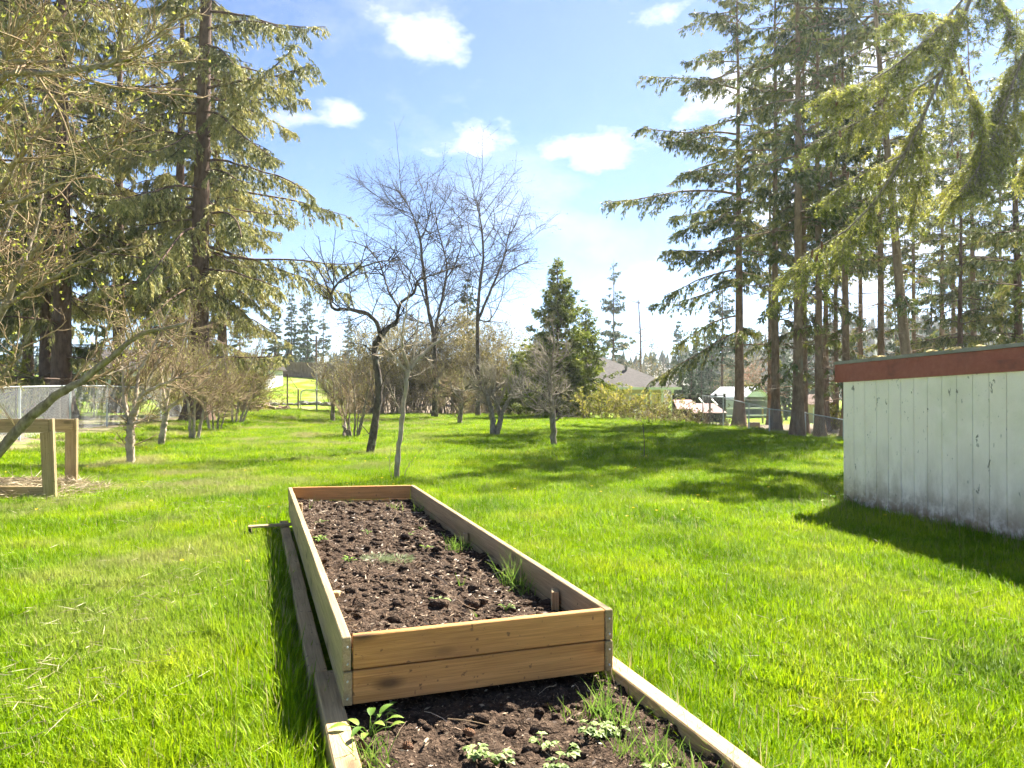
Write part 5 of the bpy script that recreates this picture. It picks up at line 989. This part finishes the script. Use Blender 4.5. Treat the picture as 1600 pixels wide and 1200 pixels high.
    for (x, y, D) in ((1306, 124, 12.0), (1310, 160, 12.1), (1313, 210, 12.1), (1505, 112, 12.6), (1522, 212, 12.4), (1499, 243, 12.4), (1327, 275, 12.1), (1270, 398, 12.1), (1278, 405, 12.1), (1300, 275, 12.1), (1285, 385, 12.1)):
        o = link('cone', cm, root); o.location = Vector(P(x, y - 8, D - .42) - base); o.rotation_euler = (.15 * math.sin(x), .15 * math.cos(y), x)
build_spruce()

# ------------------------------------------------------------------ bushes
def bush(name, label, group, c, rx, ry, h, nst, mats, seed, leafspec, cat='bush', per=(3.2, 4.5), up=.03, twr=.009, spread=1.0):
    rng = np.random.default_rng(seed); c = np.asarray(c, float); root = empty(name, c, label, cat, group)
    az = rng.uniform(0, 6.28, nst); q = np.sqrt(rng.random(nst)); P0 = c + np.stack([q * np.cos(az) * rx * .7, q * np.sin(az) * ry * .7, np.full(nst, -.1)], -1)
    D0 = np.stack([np.cos(az) * q * spread * rx / h * 1.1, np.sin(az) * q * spread * ry / h * 1.1, np.ones(nst)], -1) + rng.normal(0, .15, (nst, 3)); L = h * (1.12 - .42 * q ** 2) * rng.uniform(.7, 1.1, nst)
    SP_, SR = grow(P0, D0, L, np.full(nst, twr * 2.6), 8, .08, -.01, rng, .35); g = G(); tube_batch(g, SP_, SR, 4)
    pi, t, p, tg, r, Ln = sprout(SP_, SR, per[0], .12, 1, rng); n = len(p); TP, TR = grow(p, fork_dir(tg, np.full(n, .8), rng), np.clip(Ln * .33 * rng.uniform(.5, 1.2, n), .2, 1.6), np.full(n, twr), 5, .13, up, rng, .5); tube_batch(g, TP, TR, 3)
    pi, t, p, tg, r, Ln = sprout(TP, TR, per[1], .1, 1, rng); n = len(p); UP, UR = grow(p, fork_dir(tg, np.full(n, .75), rng), np.clip(Ln * .5 * rng.uniform(.5, 1.2, n), .1, .7), np.full(n, twr * .65), 4, .15, up, rng, .5); tube_batch(g, UP[::2, ::3], UR[::2, ::3], 3)
    g.build('stems', mats[0], root, c, True)
    if leafspec:
        perl, Lf, Wf, flat = leafspec; perl *= (4.2 if mats[1] in (M_LIME, M_BRAMBLE) else 2.6); lg = G()
        for PP, RR, k in ((TP, TR, .6), (UP, UR, 1.0)):
            pi, t, p, tg, r, Ln = sprout(PP, RR, perl * k, .1, 1, rng, 40); m = len(p); tone = np.clip(rng.uniform(.1, .8, len(PP))[pi] + rng.normal(0, .15, m), 0, 1); leaves(lg, p, tg + rng.normal(0, .8, (m, 3)), Lf * rng.uniform(.6, 1.3, m), Wf * rng.uniform(.7, 1.2, m), rng, tone, flat)
        o = lg.build('foliage', mats[1], root, c)
    return root
def build_bushes():
    k = 0
    for (px, D, wpx, h, nst, tw, lf, spec, lab, nm, grp) in (
        (948, 38.5, 46, 1.9, 40, M_TWIG, M_LIME, (9, .11, .055, 0), 'rounded yellow-green bush in front of the house, left of the hedge', 'yellow_green_bush', 'bushes along the right lawn edge'),
        (1000, 38.0, 44, 1.6, 38, M_TWIG, M_LIME, (8, .10, .05, 0), 'yellow-green bush in the middle of the hedge before the house porch', 'yellow_green_bush', 'bushes along the right lawn edge'),
        (1040, 36.5, 36, 1.1, 34, M_TWIG, M_LIME, (6.5, .10, .055, 0), 'yellow-green bush at the right end of the hedge', 'yellow_green_bush', 'bushes along the right lawn edge'),
        (1022, 34.6, 44, .85, 36, M_TWIG, M_BRAMBLE, (6, .09, .06, 0), 'brown bramble patch low in front of the hedge', 'bramble_bush', 'bushes along the right lawn edge'),
        (1072, 34.0, 34, 1.05, 40, M_TWIG, M_BRAMBLE, (7, .09, .06, 0), 'pale leafy bramble left of the rusty steel post', 'bramble_bush', 'bushes along the right lawn edge'),
        (1112, 33.5, 26, .85, 30, M_TWIG, M_BRAMBLE, (7, .09, .06, 0), 'pale leafy bramble at the foot of the rusty steel post', 'bramble_bush', 'bushes along the right lawn edge'),
        (1143, 32.3, 20, .55, 20, M_TWIG, M_BRAMBLE, (5, .08, .05, 0), 'low bramble left of the first fir trunk', 'bramble_bush', 'bushes along the right lawn edge'),
        (905, 40.0, 26, 1.6, 26, M_TWIGG, M_CEDAR, (8, .11, .06, 0), 'dark green shrub at the foot of the cedars', 'leafy_shrub', 'bushes along the right lawn edge'),
        (830, 43.0, 40, 1.3, 34, M_TWIGG, M_CEDAR, (8, .11, .06, 0), 'low dark shrub left of the cedar foot', 'leafy_shrub', 'bushes along the right lawn edge'),
        (1302, 33.0, 16, 1.3, 24, M_TWIG, M_LIME, (9, .12, .07, 0), 'yellow shrub behind the dark fir trunk near the shed', 'yellow_shrub', 'bushes along the right lawn edge'),
        (385, 40.0, 26, 3.1, 34, M_TWIG, M_LIME, (7, .10, .05, 0), 'fresh green bush at the end of the left tree row', 'green_bush', 'green bushes on the left'),
        (420, 52.0, 22, 1.0, 26, M_TWIG, M_LIME, (8, .12, .06, 0), 'low green shrub before the white outbuilding', 'green_bush', 'green bushes on the left'),
        (20, 36.0, 60, 2.4, 44, M_TWIG, M_LIME, (9, .12, .06, 0), 'bright green laurel hedge behind the fence at the far left', 'green_bush', 'green bushes on the left'),
        (120, 40.0, 60, 2.2, 40, M_TWIGG, M_CEDAR, (8, .13, .06, 0), 'dark green shrub behind the left fence', 'green_bush', 'green bushes on the left'),
        (215, 41.0, 60, 2.0, 36, M_TWIG, M_BRUSH, (7, .12, .06, 0), 'brownish shrub behind the left fence near the second tree', 'green_bush', 'green bushes on the left'),
        (300, 42.0, 50, 2.6, 36, M_TWIG, M_BRUSH, (6, .11, .05, 0), 'brown shrub behind the end of the left fence', 'green_bush', 'green bushes on the left')):
        r = wpx / F * D; bush(nm, lab, grp, GD(px, D), r, r * .7, h, nst, (tw, lf), 200 + k, spec, per=(3.4, 4.6), twr=.007); k += 1
    # thicket of leafless brush across the back
    for (px, D, wpx, h, lab) in ((560, 47, 38, 3.6, 'leftmost brown bush of the back thicket'), (605, 48, 46, 5.4, 'tall brown bush of the thicket behind the leaning tree'), (650, 49, 48, 6.0, 'highest brown bush of the thicket behind the sapling'), (700, 48, 50, 5.6, 'brown bush of the thicket behind the mossy tree'), (752, 49, 48, 5.4, 'brown bush of the thicket behind the pollarded tree'), (800, 50, 40, 4.6, 'right end bush of the back thicket'), (600, 45.6, 60, 1.7, 'low bramble along the foot of the thicket, left'), (690, 45.6, 60, 1.5, 'low bramble along the foot of the thicket, middle'), (775, 45.8, 52, 1.4, 'low bramble along the foot of the thicket, right')):
        r = wpx / F * D; bush('thicket_bush', lab, 'thicket at the back of the lawn', GD(px, D), r, r * .7, h, 46 if h > 2 else 40, (M_TWIGG if h > 2 else M_TWIG, M_BRUSH), 300 + k, (4.6 if h > 2 else 5, .115, .056, 0), per=(3.0, 4.2), twr=.011 if h > 2 else .008); k += 1
    for (px, D, wpx, h, mat, lab, nm) in ((1036, 72, 26, 4.0, M_BLOSSOM, 'white blossoming tree behind the house roof', 'blossom_tree'), (1186, 84, 22, 5.6, M_REDBUD, 'reddish leafing tree behind the carport', 'red_leaf_tree'), (990, 80, 40, 6.5, M_BRUSH, 'pale brown leafless tree behind the house roof', 'leafless_tree'), (1150, 92, 30, 6.5, M_BRUSH, 'pale brown leafless tree behind the carport', 'leafless_tree'), (830, 75, 50, 5.0, M_BRUSH, 'pale brown leafless tree left of the pointed cedar', 'leafless_tree'), (520, 66, 26, 3.0, M_BRUSH, 'pale bush behind the back gate', 'leafless_tree')):
        r = wpx / F * D; bush(nm, lab, 'garden trees in the distance', GD(px, D), r, r, h, 26, (M_TWIGG, mat), 340 + k, (3.2 if mat is M_BLOSSOM else 1.3, .15, .10, 0), 'tree', per=(2.2, 3.2), twr=.018); k += 1
M_BRAMBLE = leaf_mat('bramble_leaves', [(0, (.10, .085, .035)), (.35, (.20, .20, .06)), (.7, (.33, .32, .13)), (1, (.48, .44, .25))], .35, patch=1.2)
build_bushes()

# ------------------------------------------------------------------ buildings and yard things beyond the fence
def hexa(g, V): g.add(V, np.array([[0, 3, 2, 1], [4, 5, 6, 7], [0, 1, 5, 4], [1, 2, 6, 5], [2, 3, 7, 6], [3, 0, 4, 7]]))
def build_house():
    D = 58.0; z0 = float(gz(10, D)) - .05; o = np.array([P(800, 610, D)[0], D, z0]); ze = 1.72
    x1 = (1050 - CX) / F * D; x0 = x1 - 15.5; y1 = D + 11
    root = empty('house', ((x0 + x1) / 2, D + 5, z0), 'beige single-storey house with brown hip roof behind the hedge', 'house'); org = np.array(root.location)
    xw = (1022 - CX) / F * D
    g = G(); g.box((x0, D, z0 - .2), (xw, y1, ze - .04)); g.build('wall', M_BEIGE, root, org)
    g = G(); g.box((xw, D + 2.4, z0 - .2), (x1 - .15, y1, ze - .05)); g.build('wall', M_BEIGE, root, org)
    ov = .55; V = [[x0 - ov, D - ov, ze], [x1 + ov, D - ov, ze], [x1 + ov, y1 + ov, ze], [x0 - ov, y1 + ov, ze], [x0 + 6, D + 5.5, ze + 3.1], [x1 - 6, D + 5.5, ze + 3.1]]
    g = G(); g.add(V, [np.array([[0, 1, 5, 4], [2, 3, 4, 5]]), np.array([[1, 2, 5], [3, 0, 4]])]); g.add(np.array(V[:4]) - [0, 0, .01], np.array([[0, 3, 2, 1]])); rf = g.build('roof', M_ROOF, root, org)
    g = G(); g.box((x0 - ov - .06, D - ov - .08, ze - .16), (x1 + ov + .06, D - ov - .003, ze + .03)); g.box((x1 + ov + .003, D - ov, ze - .16), (x1 + ov + .08, y1 + ov, ze + .03)); g.build('gutter', M_TRIM, root, org)
    for px in (1016, 1034, 1050):
        x = (px - CX) / F * D; g = G(); g.box((x - .07, D - .25, z0 - .2), (x + .07, D - .11, ze - .165)); g.box((x - .10, D - .28, z0 + .0), (x + .10, D - .08, z0 + .25)); g.box((x - .10, D - .28, ze - .3), (x + .10, D - .08, ze - .17)); g.build('porch_post', M_TRIM, root, org)
    for a, b in ((985, 1009), (915, 945)):
        xa = (a - CX) / F * D; xb = (b - CX) / F * D; g = G(); zt = ze - .55; zb = zt - 1.35; w = .09
        for lo, hi in (((xa, zt), (xb, zt + w)), ((xa, zb - w), (xb, zb)), ((xa - w, zb - w), (xa, zt + w)), ((xb, zb - w), (xb + w, zt + w)), (((xa + xb) / 2 - .03, zb), ((xa + xb) / 2 + .03, zt))): g.box((lo[0], D - .05, lo[1]), (hi[0], D - .003, hi[1]))
        f = g.build('window', M_TRIM, root, org)
        g = G(); g.box((xa, D - .02, zb), (xb, D - .004, zt)); gl = g.build('pane', M_GLASS, f, org)
    g = G(); c = np.array([(985 - CX) / F * D, D + 2.2, ze + 1.28]); g.tube([c - [0, 0, .4], c + [0, 0, .35]], .1, 8); g.tube([c + [0, 0, .3], c + [0, 0, .42]], .16, 8); g.build('vent_pipe', M_DRIP, root, org)
build_house()
def build_carport():
    D = 70.0; cN = GD(1162, D); cL = GD(1107, D + 6.5); cR = GD(1203, D + 2.5); z0 = min(cN[2], cL[2], cR[2]) - .1
    cN[2] = cL[2] = cR[2] = z0; bL = cL - cN; bR = cR - cN; he = 2.15; rise = .85; root = empty('carport', cN, 'white sheet-metal carport with open dark front', 'carport'); z = np.array([0, 0, 1.])
    prof = [(0, he * .80), (.03, he * .93), (.10, he), (.5, he + rise), (.90, he), (.97, he * .93), (1, he * .80)]
    g = G(); n = len(prof); V = []
    for off in (0, .05):
        for e in (-.03, 1.03):
            for (t, h) in prof: V.append(cN + bR * t + bL * e + z * (h + off))
    q = [[i, i + 1, n + i + 1, n + i] for i in range(n - 1)] + [[2 * n + i, 3 * n + i, 3 * n + i + 1, 2 * n + i + 1] for i in range(n - 1)] + [[i, 2 * n + i, 2 * n + i + 1, i + 1] for i in range(n - 1)] + [[n + i, n + i + 1, 3 * n + i + 1, 3 * n + i] for i in range(n - 1)]
    g.add(V, np.array(q)); g.build('roof', M_TIN, root, cN)
    def wall(a, b, h0, h1, nm, mat, th=.04):
        g = G(); d = b - a; nn = np.array([-d[1], d[0], 0]); nn = nn / np.linalg.norm(nn) * th; V = [a + z * h0, b + z * h0, b + nn + z * h0, a + nn + z * h0, a + z * h1, b + z * h1, b + nn + z * h1, a + nn + z * h1]; hexa(g, [np.array(v) for v in V]); return g.build(nm, mat, root, cN)
    k = 7
    for i in range(k): wall(cN + bL * (i / k + .004), cN + bL * ((i + 1) / k - .004), 0, he * .79, 'side_panel', M_TIN)
    wall(cR + bL * 0, cR + bL, 0, he * .79, 'side_panel', M_TIN); wall(cN + bL * .985 + bR * .02, cN + bL * .985 + bR * .98, 0, he * .98, 'back_panel', M_BLACKFENCE)
    g = G(); V = [cN + bR * .06 + z * (he * .97), cN + bR * .5 + z * (he + rise - .03), cN + bR * .94 + z * (he * .97)]; V2 = [v + bL * .006 for v in V]; g.add(V + V2, [np.array([[0, 1, 2], [5, 4, 3]]), np.array([[0, 3, 4, 1], [1, 4, 5, 2], [2, 5, 3, 0]])]); g.build('gable_panel', M_TIN, root, cN)
    for t in (.0, .985): p = cN + bR * t; g = G(); g.box(tuple(p - [.05, .06, .0]), tuple(p + [.05, .04, he * .8])); g.build('front_post', M_TIN, root, cN)
build_carport()
def build_yard():
    # small beige shed
    D = 52.0; p = GD(1262, D); q = GD(1291, D); p[2] = q[2] = min(p[2], q[2]) - .1; w = q[0] - p[0]; h = 1.5; root = empty('beige_shed', p, 'small beige garden shed with brown roof behind the flared fir', 'shed')
    g = G(); g.box((p[0], D, p[2]), (q[0] + .5, D + 2.2, p[2] + h)); g.build('wall', M_BEIGE, root, p)
    g = G(); V = [np.array([x, y, z]) for (x, y, z) in ((p[0] - .1, D - .15, p[2] + h + .002), (q[0] + .6, D - .15, p[2] + h + .002), (q[0] + .6, D + 2.4, p[2] + h + .002), (p[0] - .1, D + 2.4, p[2] + h + .002), (p[0] + .5, D + 1.1, p[2] + h + .7), (q[0] + .6, D + 1.1, p[2] + h + .7))]
    g.add(V, [np.array([[0, 1, 5, 4], [2, 3, 4, 5], [0, 3, 2, 1]]), np.array([[1, 2, 5], [3, 0, 4]])]); g.build('roof', surf('brown_roof', (.12, .075, .055), (.18, .115, .085), 4, 4, .9, .2), root, p)
    g = G(); g.box((p[0] + .35, D - .02, p[2] + .05), (p[0] + .95, D - .002, p[2] + 1.3)); g.build('door', M_TRIM, root, p)
    # dark board fence with capped posts
    a = GD(1052, 50.0); b = GD(1132, 47.0); root = empty('dark_board_fence', a, 'dark board fence with capped posts right of the house', 'fence'); n = 6; zt = CAMH - (618 - HY) / F * 49; zg = min(a[2], b[2]) - .1
    for i in range(n + 1):
        c = a + (b - a) * i / n; c[2] = zg; g = G(); g.box((c[0] - .06, c[1] - .06, zg), (c[0] + .06, c[1] + .06, zt + .08)); po = g.build('post', M_BLACKFENCE, root, a); g = G(); g.box((c[0] - .09, c[1] - .09, zt + .082), (c[0] + .09, c[1] + .09, zt + .15)); g.build('cap', M_DRIP, po, a)
    board('top_rail', (a[0], a[1] + .09, zt), (b[0], b[1] + .09, zt), .05, .07, M_DRIP, root)
    for i in range(n):
        for j in range(4):
            t0 = (i + j / 4) / n; t1 = (i + (j + .93) / 4) / n; c0 = a + (b - a) * t0; c1 = a + (b - a) * t1; board('board', (c0[0], c0[1] + .16, (zg + zt - .12) / 2), (c1[0], c1[1] + .16, (zg + zt - .12) / 2), .03, zt - .12 - zg, M_BLACKFENCE, root)
    for i, (x, y, x2, y2) in enumerate(((1092, 622, 1100, 632), (1112, 624, 1121, 633))):
        u = P(x, y, 46.8); v = P(x2, y2, 46.2); board('diagonal_brace', u, v, .06, .08, M_TRIM, root)
    # low faded red roofs
    for i, (D, px0, px1, py0, py1, lab) in enumerate(((44, 1058, 1098, 626, 640, 'low faded red coop roof behind the brambles, left of two'), (42.5, 1084, 1136, 632, 646, 'low faded red coop roof behind the brambles, right of two'))):
        c = GD((px0 + px1) / 2, D); root = empty('low_coop', c, lab, 'coop', 'low coops behind the brambles'); xa, xb = (px0 - CX) / F * D, (px1 - CX) / F * D; zt = CAMH - (py0 - HY) / F * D; zb = CAMH - (py1 - HY) / F * D
        g = G(); V = [[xa, D, zb], [xb, D, zb], [xb - .3, D + 1.6, zt], [xa + .1, D + 1.6, zt]]; V = [np.array(v) for v in V]; hexa(g, V + [v + [0, 0, .04] for v in V]); g.build('roof', M_PINKROOF, root, c)
        g = G(); g.box((xa + .1, D + .15, c[2] - .1), (xb - .35, D + 1.5, zb - .003)); g.build('wall', M_BLACKFENCE, root, c)
    # rail fence with yellowish post in front of the carport
    a = GD(1128, 56); b = GD(1222, 60); root = empty('rail_fence', a, 'pale rail fence in front of the carport', 'fence')
    for t in (0, .33, .66, 1): c = a + (b - a) * t; board('post', c + [0, 0, -.1], c + [0, .0001, 1.35], .12, .12, M_TIMBER, root)
    for z in (.65, 1.2): board('rail', a + [0, -.1, z], b + [0, -.1, z], .04, .1, M_TRIM, root)
    # brown plank fence at the back left, far up the slope
    A = [GD(405, 88), GD(450, 84), GD(500, 80), GD(560, 74), GD(610, 70)]; root = empty('brown_plank_fence', A[0], 'brown plank fence up the slope behind the back gate', 'fence')
    for a, b in zip(A[:-1], A[1:]):
        n = 9; dd = b - a
        for i in range(n):
            c0 = a + dd * (i / n); c1 = a + dd * ((i + .96) / n); h = 1.75 + .02 * math.sin(i * 2.3); zc = (c0[2] + c1[2]) / 2
            board('plank', (c0[0], c0[1], zc + h / 2 - .1), (c1[0], c1[1], zc + h / 2 - .1), .03, h, M_BROWNFENCE, root)
        board('post', a + [0, .12, -.2], a + [0, .1201, 1.9], .1, .1, M_BROWNFENCE, root)
    # white outbuilding seen past the shrubs
    D = 66; p = GD(405, D); root = empty('white_outbuilding', p, 'narrow end of a white outbuilding behind the green bush on the left', 'outbuilding'); g = G(); xr = (415 - CX) / F * D; g.box((xr - 5, D, p[2] - .5), (xr, D + 5, p[2] + 1.85)); g.build('wall', M_TRIM, root, p)
    g = G(); V = [np.array(v) for v in ([xr - 5.3, D - .3, p[2] + 1.853], [xr + .3, D - .3, p[2] + 1.853], [xr + .3, D + 5.3, p[2] + 1.853], [xr - 5.3, D + 5.3, p[2] + 1.853], [xr - 5.3, D + 2.5, p[2] + 3.0], [xr + .3, D + 2.5, p[2] + 3.0])]; g.add(V, [np.array([[0, 1, 5, 4], [2, 3, 4, 5], [0, 3, 2, 1]]), np.array([[1, 2, 5], [3, 0, 4]])]); g.build('roof', M_ROOF, root, p)
    # grey house seen through the trunks on the left
    D = 58; p = GD(190, D); root = empty('grey_house', p, 'grey house with low roof seen through the left trees', 'house'); xa, xb = (110 - CX) / F * D, (262 - CX) / F * D; g = G(); g.box((xa, D, p[2] - .5), (xb, D + 7, p[2] + 2.3)); g.build('wall', surf('grey_siding', (.40, .41, .40), (.48, .49, .48), 2, 3, .7, .1), root, p)
    g = G(); zz = p[2] + 2.303; V = [np.array(v) for v in ([xa - .4, D - .4, zz], [xb + .4, D - .4, zz], [xb + .4, D + 7.4, zz], [xa - .4, D + 7.4, zz], [xa - .4, D + 3.5, zz + 1.7], [xb + .4, D + 3.5, zz + 1.7])]; g.add(V, [np.array([[0, 1, 5, 4], [2, 3, 4, 5], [0, 3, 2, 1]]), np.array([[1, 2, 5], [3, 0, 4]])]); g.build('roof', M_ROOF, root, p)
    for x in (xa + 1.5, xa + 4.5):
        g = G(); g.box((x - .55, D - .04, p[2] + .75), (x + .55, D - .003, p[2] + 1.85)); w_ = g.build('window', M_TRIM, root, p); g = G(); g.box((x - .47, D - .05, p[2] + .83), (x + .47, D - .041, p[2] + 1.77)); g.build('pane', M_GLASS, w_, p)
    # utility poles
    for i, (px, D, yt, lab) in enumerate(((494, 95, 525, 'utility pole behind the brown plank fence, right of two'), (429, 110, 535, 'utility pole behind the brown plank fence, left of two'))):
        p = GD(px, D); h = CAMH - (yt - HY) / F * D - p[2]; root = empty('utility_pole', p, lab, 'pole', 'utility poles'); g = G(); g.tube([p - [0, 0, .3], p + [0, 0, h]], [.16, .11], 8); g.build('pole', M_FIRDARK, root, p); board('crossarm', p + [-1.1, .15, h - .6], p + [1.1, .15, h - .6], .1, .12, M_FIRDARK, root)
    # dead snag
    p = GD(1000, 90); g = G(); h = CAMH - (468 - HY) / F * 90 - p[2]; g.tube(spline([p - [0, 0, .3], p + [.1, 0, h * .6], p + [-.2, 0, h]], 8), np.linspace(.17, .04, 8), 8); root = empty('dead_snag', p, 'bare dead snag right of the lone tall conifer', 'dead tree'); g.build('trunk', M_FIRDARK, root, p, True)
    g = G(); rng = np.random.default_rng(4); 
    for i in range(16): z = rng.uniform(h * .4, h); a = rng.uniform(0, 6.28); l = rng.uniform(.4, 1.3); g.tube([p + [0, 0, z], p + [l * math.cos(a), l * math.sin(a), z + l * .3]], [.05, .02], 4)
    g.build('branches', M_FIRDARK, root, p)
    # brush and log pile at the lawn's far left, stones on the slope
    rng = np.random.default_rng(6); grp = 'logs piled at the far left lawn edge'
    cm = {}
    for i in range(26):
        px = rng.uniform(352, 448); D = rng.uniform(43.2, 44.6); p = GD(px, D); L = rng.uniform(.5, 1.5); r = rng.uniform(.05, .13); a = rng.uniform(0, 3.14); d = np.array([math.cos(a), math.sin(a) * .5, rng.normal(0, .12)]); c = p + [0, 0, r + rng.random() * .28 * (1 - abs(px - 395) / 60)]; g = G(); g.tube([c - d * L / 2, c + d * L / 2], [r, r * .85], 8); o = g.build('log', M_LOG, None, c); tag(o, 'rough cut log in the pile at the far left lawn edge', 'log', grp)
    for i in range(9):
        px = 420 + i * 11 + rng.uniform(-3, 3); D = 52.5 + rng.uniform(-.6, .6); p = GD(px, D); bm = bmesh.new(); bmesh.ops.create_icosphere(bm, subdivisions=2, radius=1); s = rng.uniform(.16, .34)
        for v in bm.verts: v.co = Vector((v.co.x * s * 1.5, v.co.y * s, v.co.z * s * .7)) * (1 + .25 * math.sin(v.co.x * 4 + i) * math.cos(v.co.y * 5 + i))
        me = bpy.data.meshes.new('stone'); bm.to_mesh(me); bm.free(); me.materials.append(M_STONE); o = link('stone', me, None, p + [0, 0, s * .3]); tag(o, 'grey stone in the row on the slope beyond the gate', 'stone', 'stones on the slope')
    p = GP(1178, 670); o = board('stump_block', p + [-.22, 0, .14], p + [.22, 0, .14], .3, .3, M_LOG, None, 0, .02); tag(o, 'grey cut stump block by the wire fence left of the second fir', 'stump')
    # marker stakes with yellow tape
    for i, (px, py, yt, lab) in enumerate(((1006, 719, 662, 'thin marker stake with yellow tape standing in the open lawn'), (911, 661, 632, 'marker stake with yellow tape near the mossy tree'))):
        p = GP(px, py); root = empty('marker_stake', p, lab, 'stake', 'marker stakes'); D = p[1]; h = (py - yt) / F * D; g = G(); g.tube([p - [0, 0, .05], p + [.01, 0, h * .5], p + [-.02, 0, h]], .008, 6); g.build('rod', M_RUST, root, p)
        zt = .07 if i == 0 else h * .8; g = G(); V = [p + [.0, -.01, zt], p + [.05, -.02, zt + .05], p + [.09, -.02, zt - .03], p + [.03, -.012, zt - .06]]; V = [np.array(v) for v in V]; hexa(g, V + [v + [0, -.004, 0] for v in V]); g.build('tape', M_TAG, root, p)
    # small leafy weed at the shed corner
    leafy(GP(1306, 790), 8, .16, .07, 'leafy weed growing at the far corner of the white shed', None, 90, M_WEED, stemlen=.16)
    # ivy foot and litter under the right trees
    g = G(); n = 5200; t = rng.random(n); x = np.interp(t, [0, .25, .5, 1], [8.9, 10.3, 12.0, 16.5]) + rng.normal(0, .35, n); y = np.interp(t, [0, .25, .5, 1], [30.3, 27.6, 25.0, 21.5]) + np.abs(rng.normal(0, .55, n)) - .2; Pt = np.stack([x, y, gz(x, y) + rng.random(n) * .14 * np.clip(fbm(x * 1.2, y * 1.2, 3, 8) * 2 - .3, 0, 1)], -1); leaves(g, Pt, rng.normal(size=(n, 3)) * [1, 1, .5] + [0, 0, .3], rng.uniform(.06, .16, n), .05, rng); o = g.build('ground_ivy', M_CEDAR); tag(o, 'low ivy and litter along the foot of the right fence', 'ground cover', kind='stuff')
    # dandelions in the grass
    g = G(); n = 120; D = rng.uniform(6, 32, n); px = rng.uniform(0, 1500, n); x = (px - CX) / F * D; ok = ~inside_bed(x, D) & ~inside_shed(x, D); x = x[ok]; y = D[ok]; n = len(x); z = gz(x, y) + .11
    for j in range(6):
        a = j * math.pi / 3; Pt = np.stack([x, y, z], -1); leaves(g, Pt, np.tile([[math.cos(a), math.sin(a), .3]], (n, 1)), .021, .016, rng)
    o = g.build('dandelions', M_YELLOW); tag(o, 'yellow dandelion heads scattered in the lawn', 'dandelion', kind='stuff')
build_yard()

# ------------------------------------------------------------------ wooded ridge on the horizon
def build_hills():
    rng = np.random.default_rng(9); n = 300; x = np.linspace(-420, 520, n); D = 270.0
    h = 5 + 13 * sm(x, 30, 130) * (1 - .3 * sm(x, 250, 450)) + 7 * fbm(x * .024, x * 0 + 1, 3, 2)
    V = np.concatenate([np.column_stack([x, np.full(n, D - 90), np.full(n, -6.)]), np.column_stack([x, np.full(n, D - 40), h * .6]), np.column_stack([x, np.full(n, D), h]), np.column_stack([x, np.full(n, D + 110), np.full(n, -6.)])]); i = np.arange(n - 1); q = np.concatenate([np.column_stack([r * n + i, r * n + i + 1, (r + 1) * n + i + 1, (r + 1) * n + i]) for r in range(3)])
    o = link('hills', np_mesh('hills', V, [q], [M_HILL], True)); tag(o, 'low wooded ridge on the horizon', 'hill', kind='structure')
    # the wood on the ridge reads as one mass
    m = 3600; f = rng.random(m); X = rng.uniform(-400, 500, m); hx = np.interp(X, x, h); Y = D - 80 + 80 * f; Z = np.where(f < .5, -2 + (hx * .6 + 2) * f * 2, hx * .6 + hx * .4 * (f - .5) * 2) - 1
    Ht = rng.uniform(4.5, 10, m); R = Ht * rng.uniform(.17, .26, m); k = 7; g = G(); th = np.arange(k) * 2 * np.pi / k
    for lev, (zb, zt, rs) in enumerate(((.05, .55, 1.0), (.35, .8, .75), (.6, 1.0, .5))):
        jit = rng.uniform(.65, 1.25, (m, k)); ring = np.stack([X[:, None] + np.cos(th) * R[:, None] * rs * jit, Y[:, None] + np.sin(th) * R[:, None] * rs * jit, np.repeat((Z + Ht * zb)[:, None], k, 1) + rng.normal(0, .3, (m, k))], -1); tip = np.stack([X, Y, Z + Ht * zt], -1)[:, None]
        W = np.concatenate([ring, tip], 1).reshape(-1, 3); b = np.arange(m)[:, None, None] * (k + 1); tri = np.stack([np.arange(k), (np.arange(k) + 1) % k, np.full(k, k)], -1)[None]; g.add(W, (b + tri).reshape(-1, 3), np.repeat(rng.random(m), k + 1))
    o = g.build('distant_wood', M_FARFIR); tag(o, 'distant conifer wood covering the ridge', 'wood', kind='stuff')
build_hills()

# ------------------------------------------------------------------ spring haze
def build_haze():
    m, N, L = nodes('haze_air'); v = N.new('ShaderNodeVolumePrincipled'); v.inputs['Color'].default_value = (.97, .97, .97, 1); v.inputs['Density'].default_value = HAZE; v.inputs['Anisotropy'].default_value = .55
    out = N.new('ShaderNodeOutputMaterial'); L.new(v.outputs[0], out.inputs['Volume'])
    g = G(); g.box((-430, -25, -9), (530, 400, 41)); o = g.build('haze', m); tag(o, 'thin bright spring haze softening the distance', 'haze', kind='stuff')
HAZE = 0.00045
build_haze()
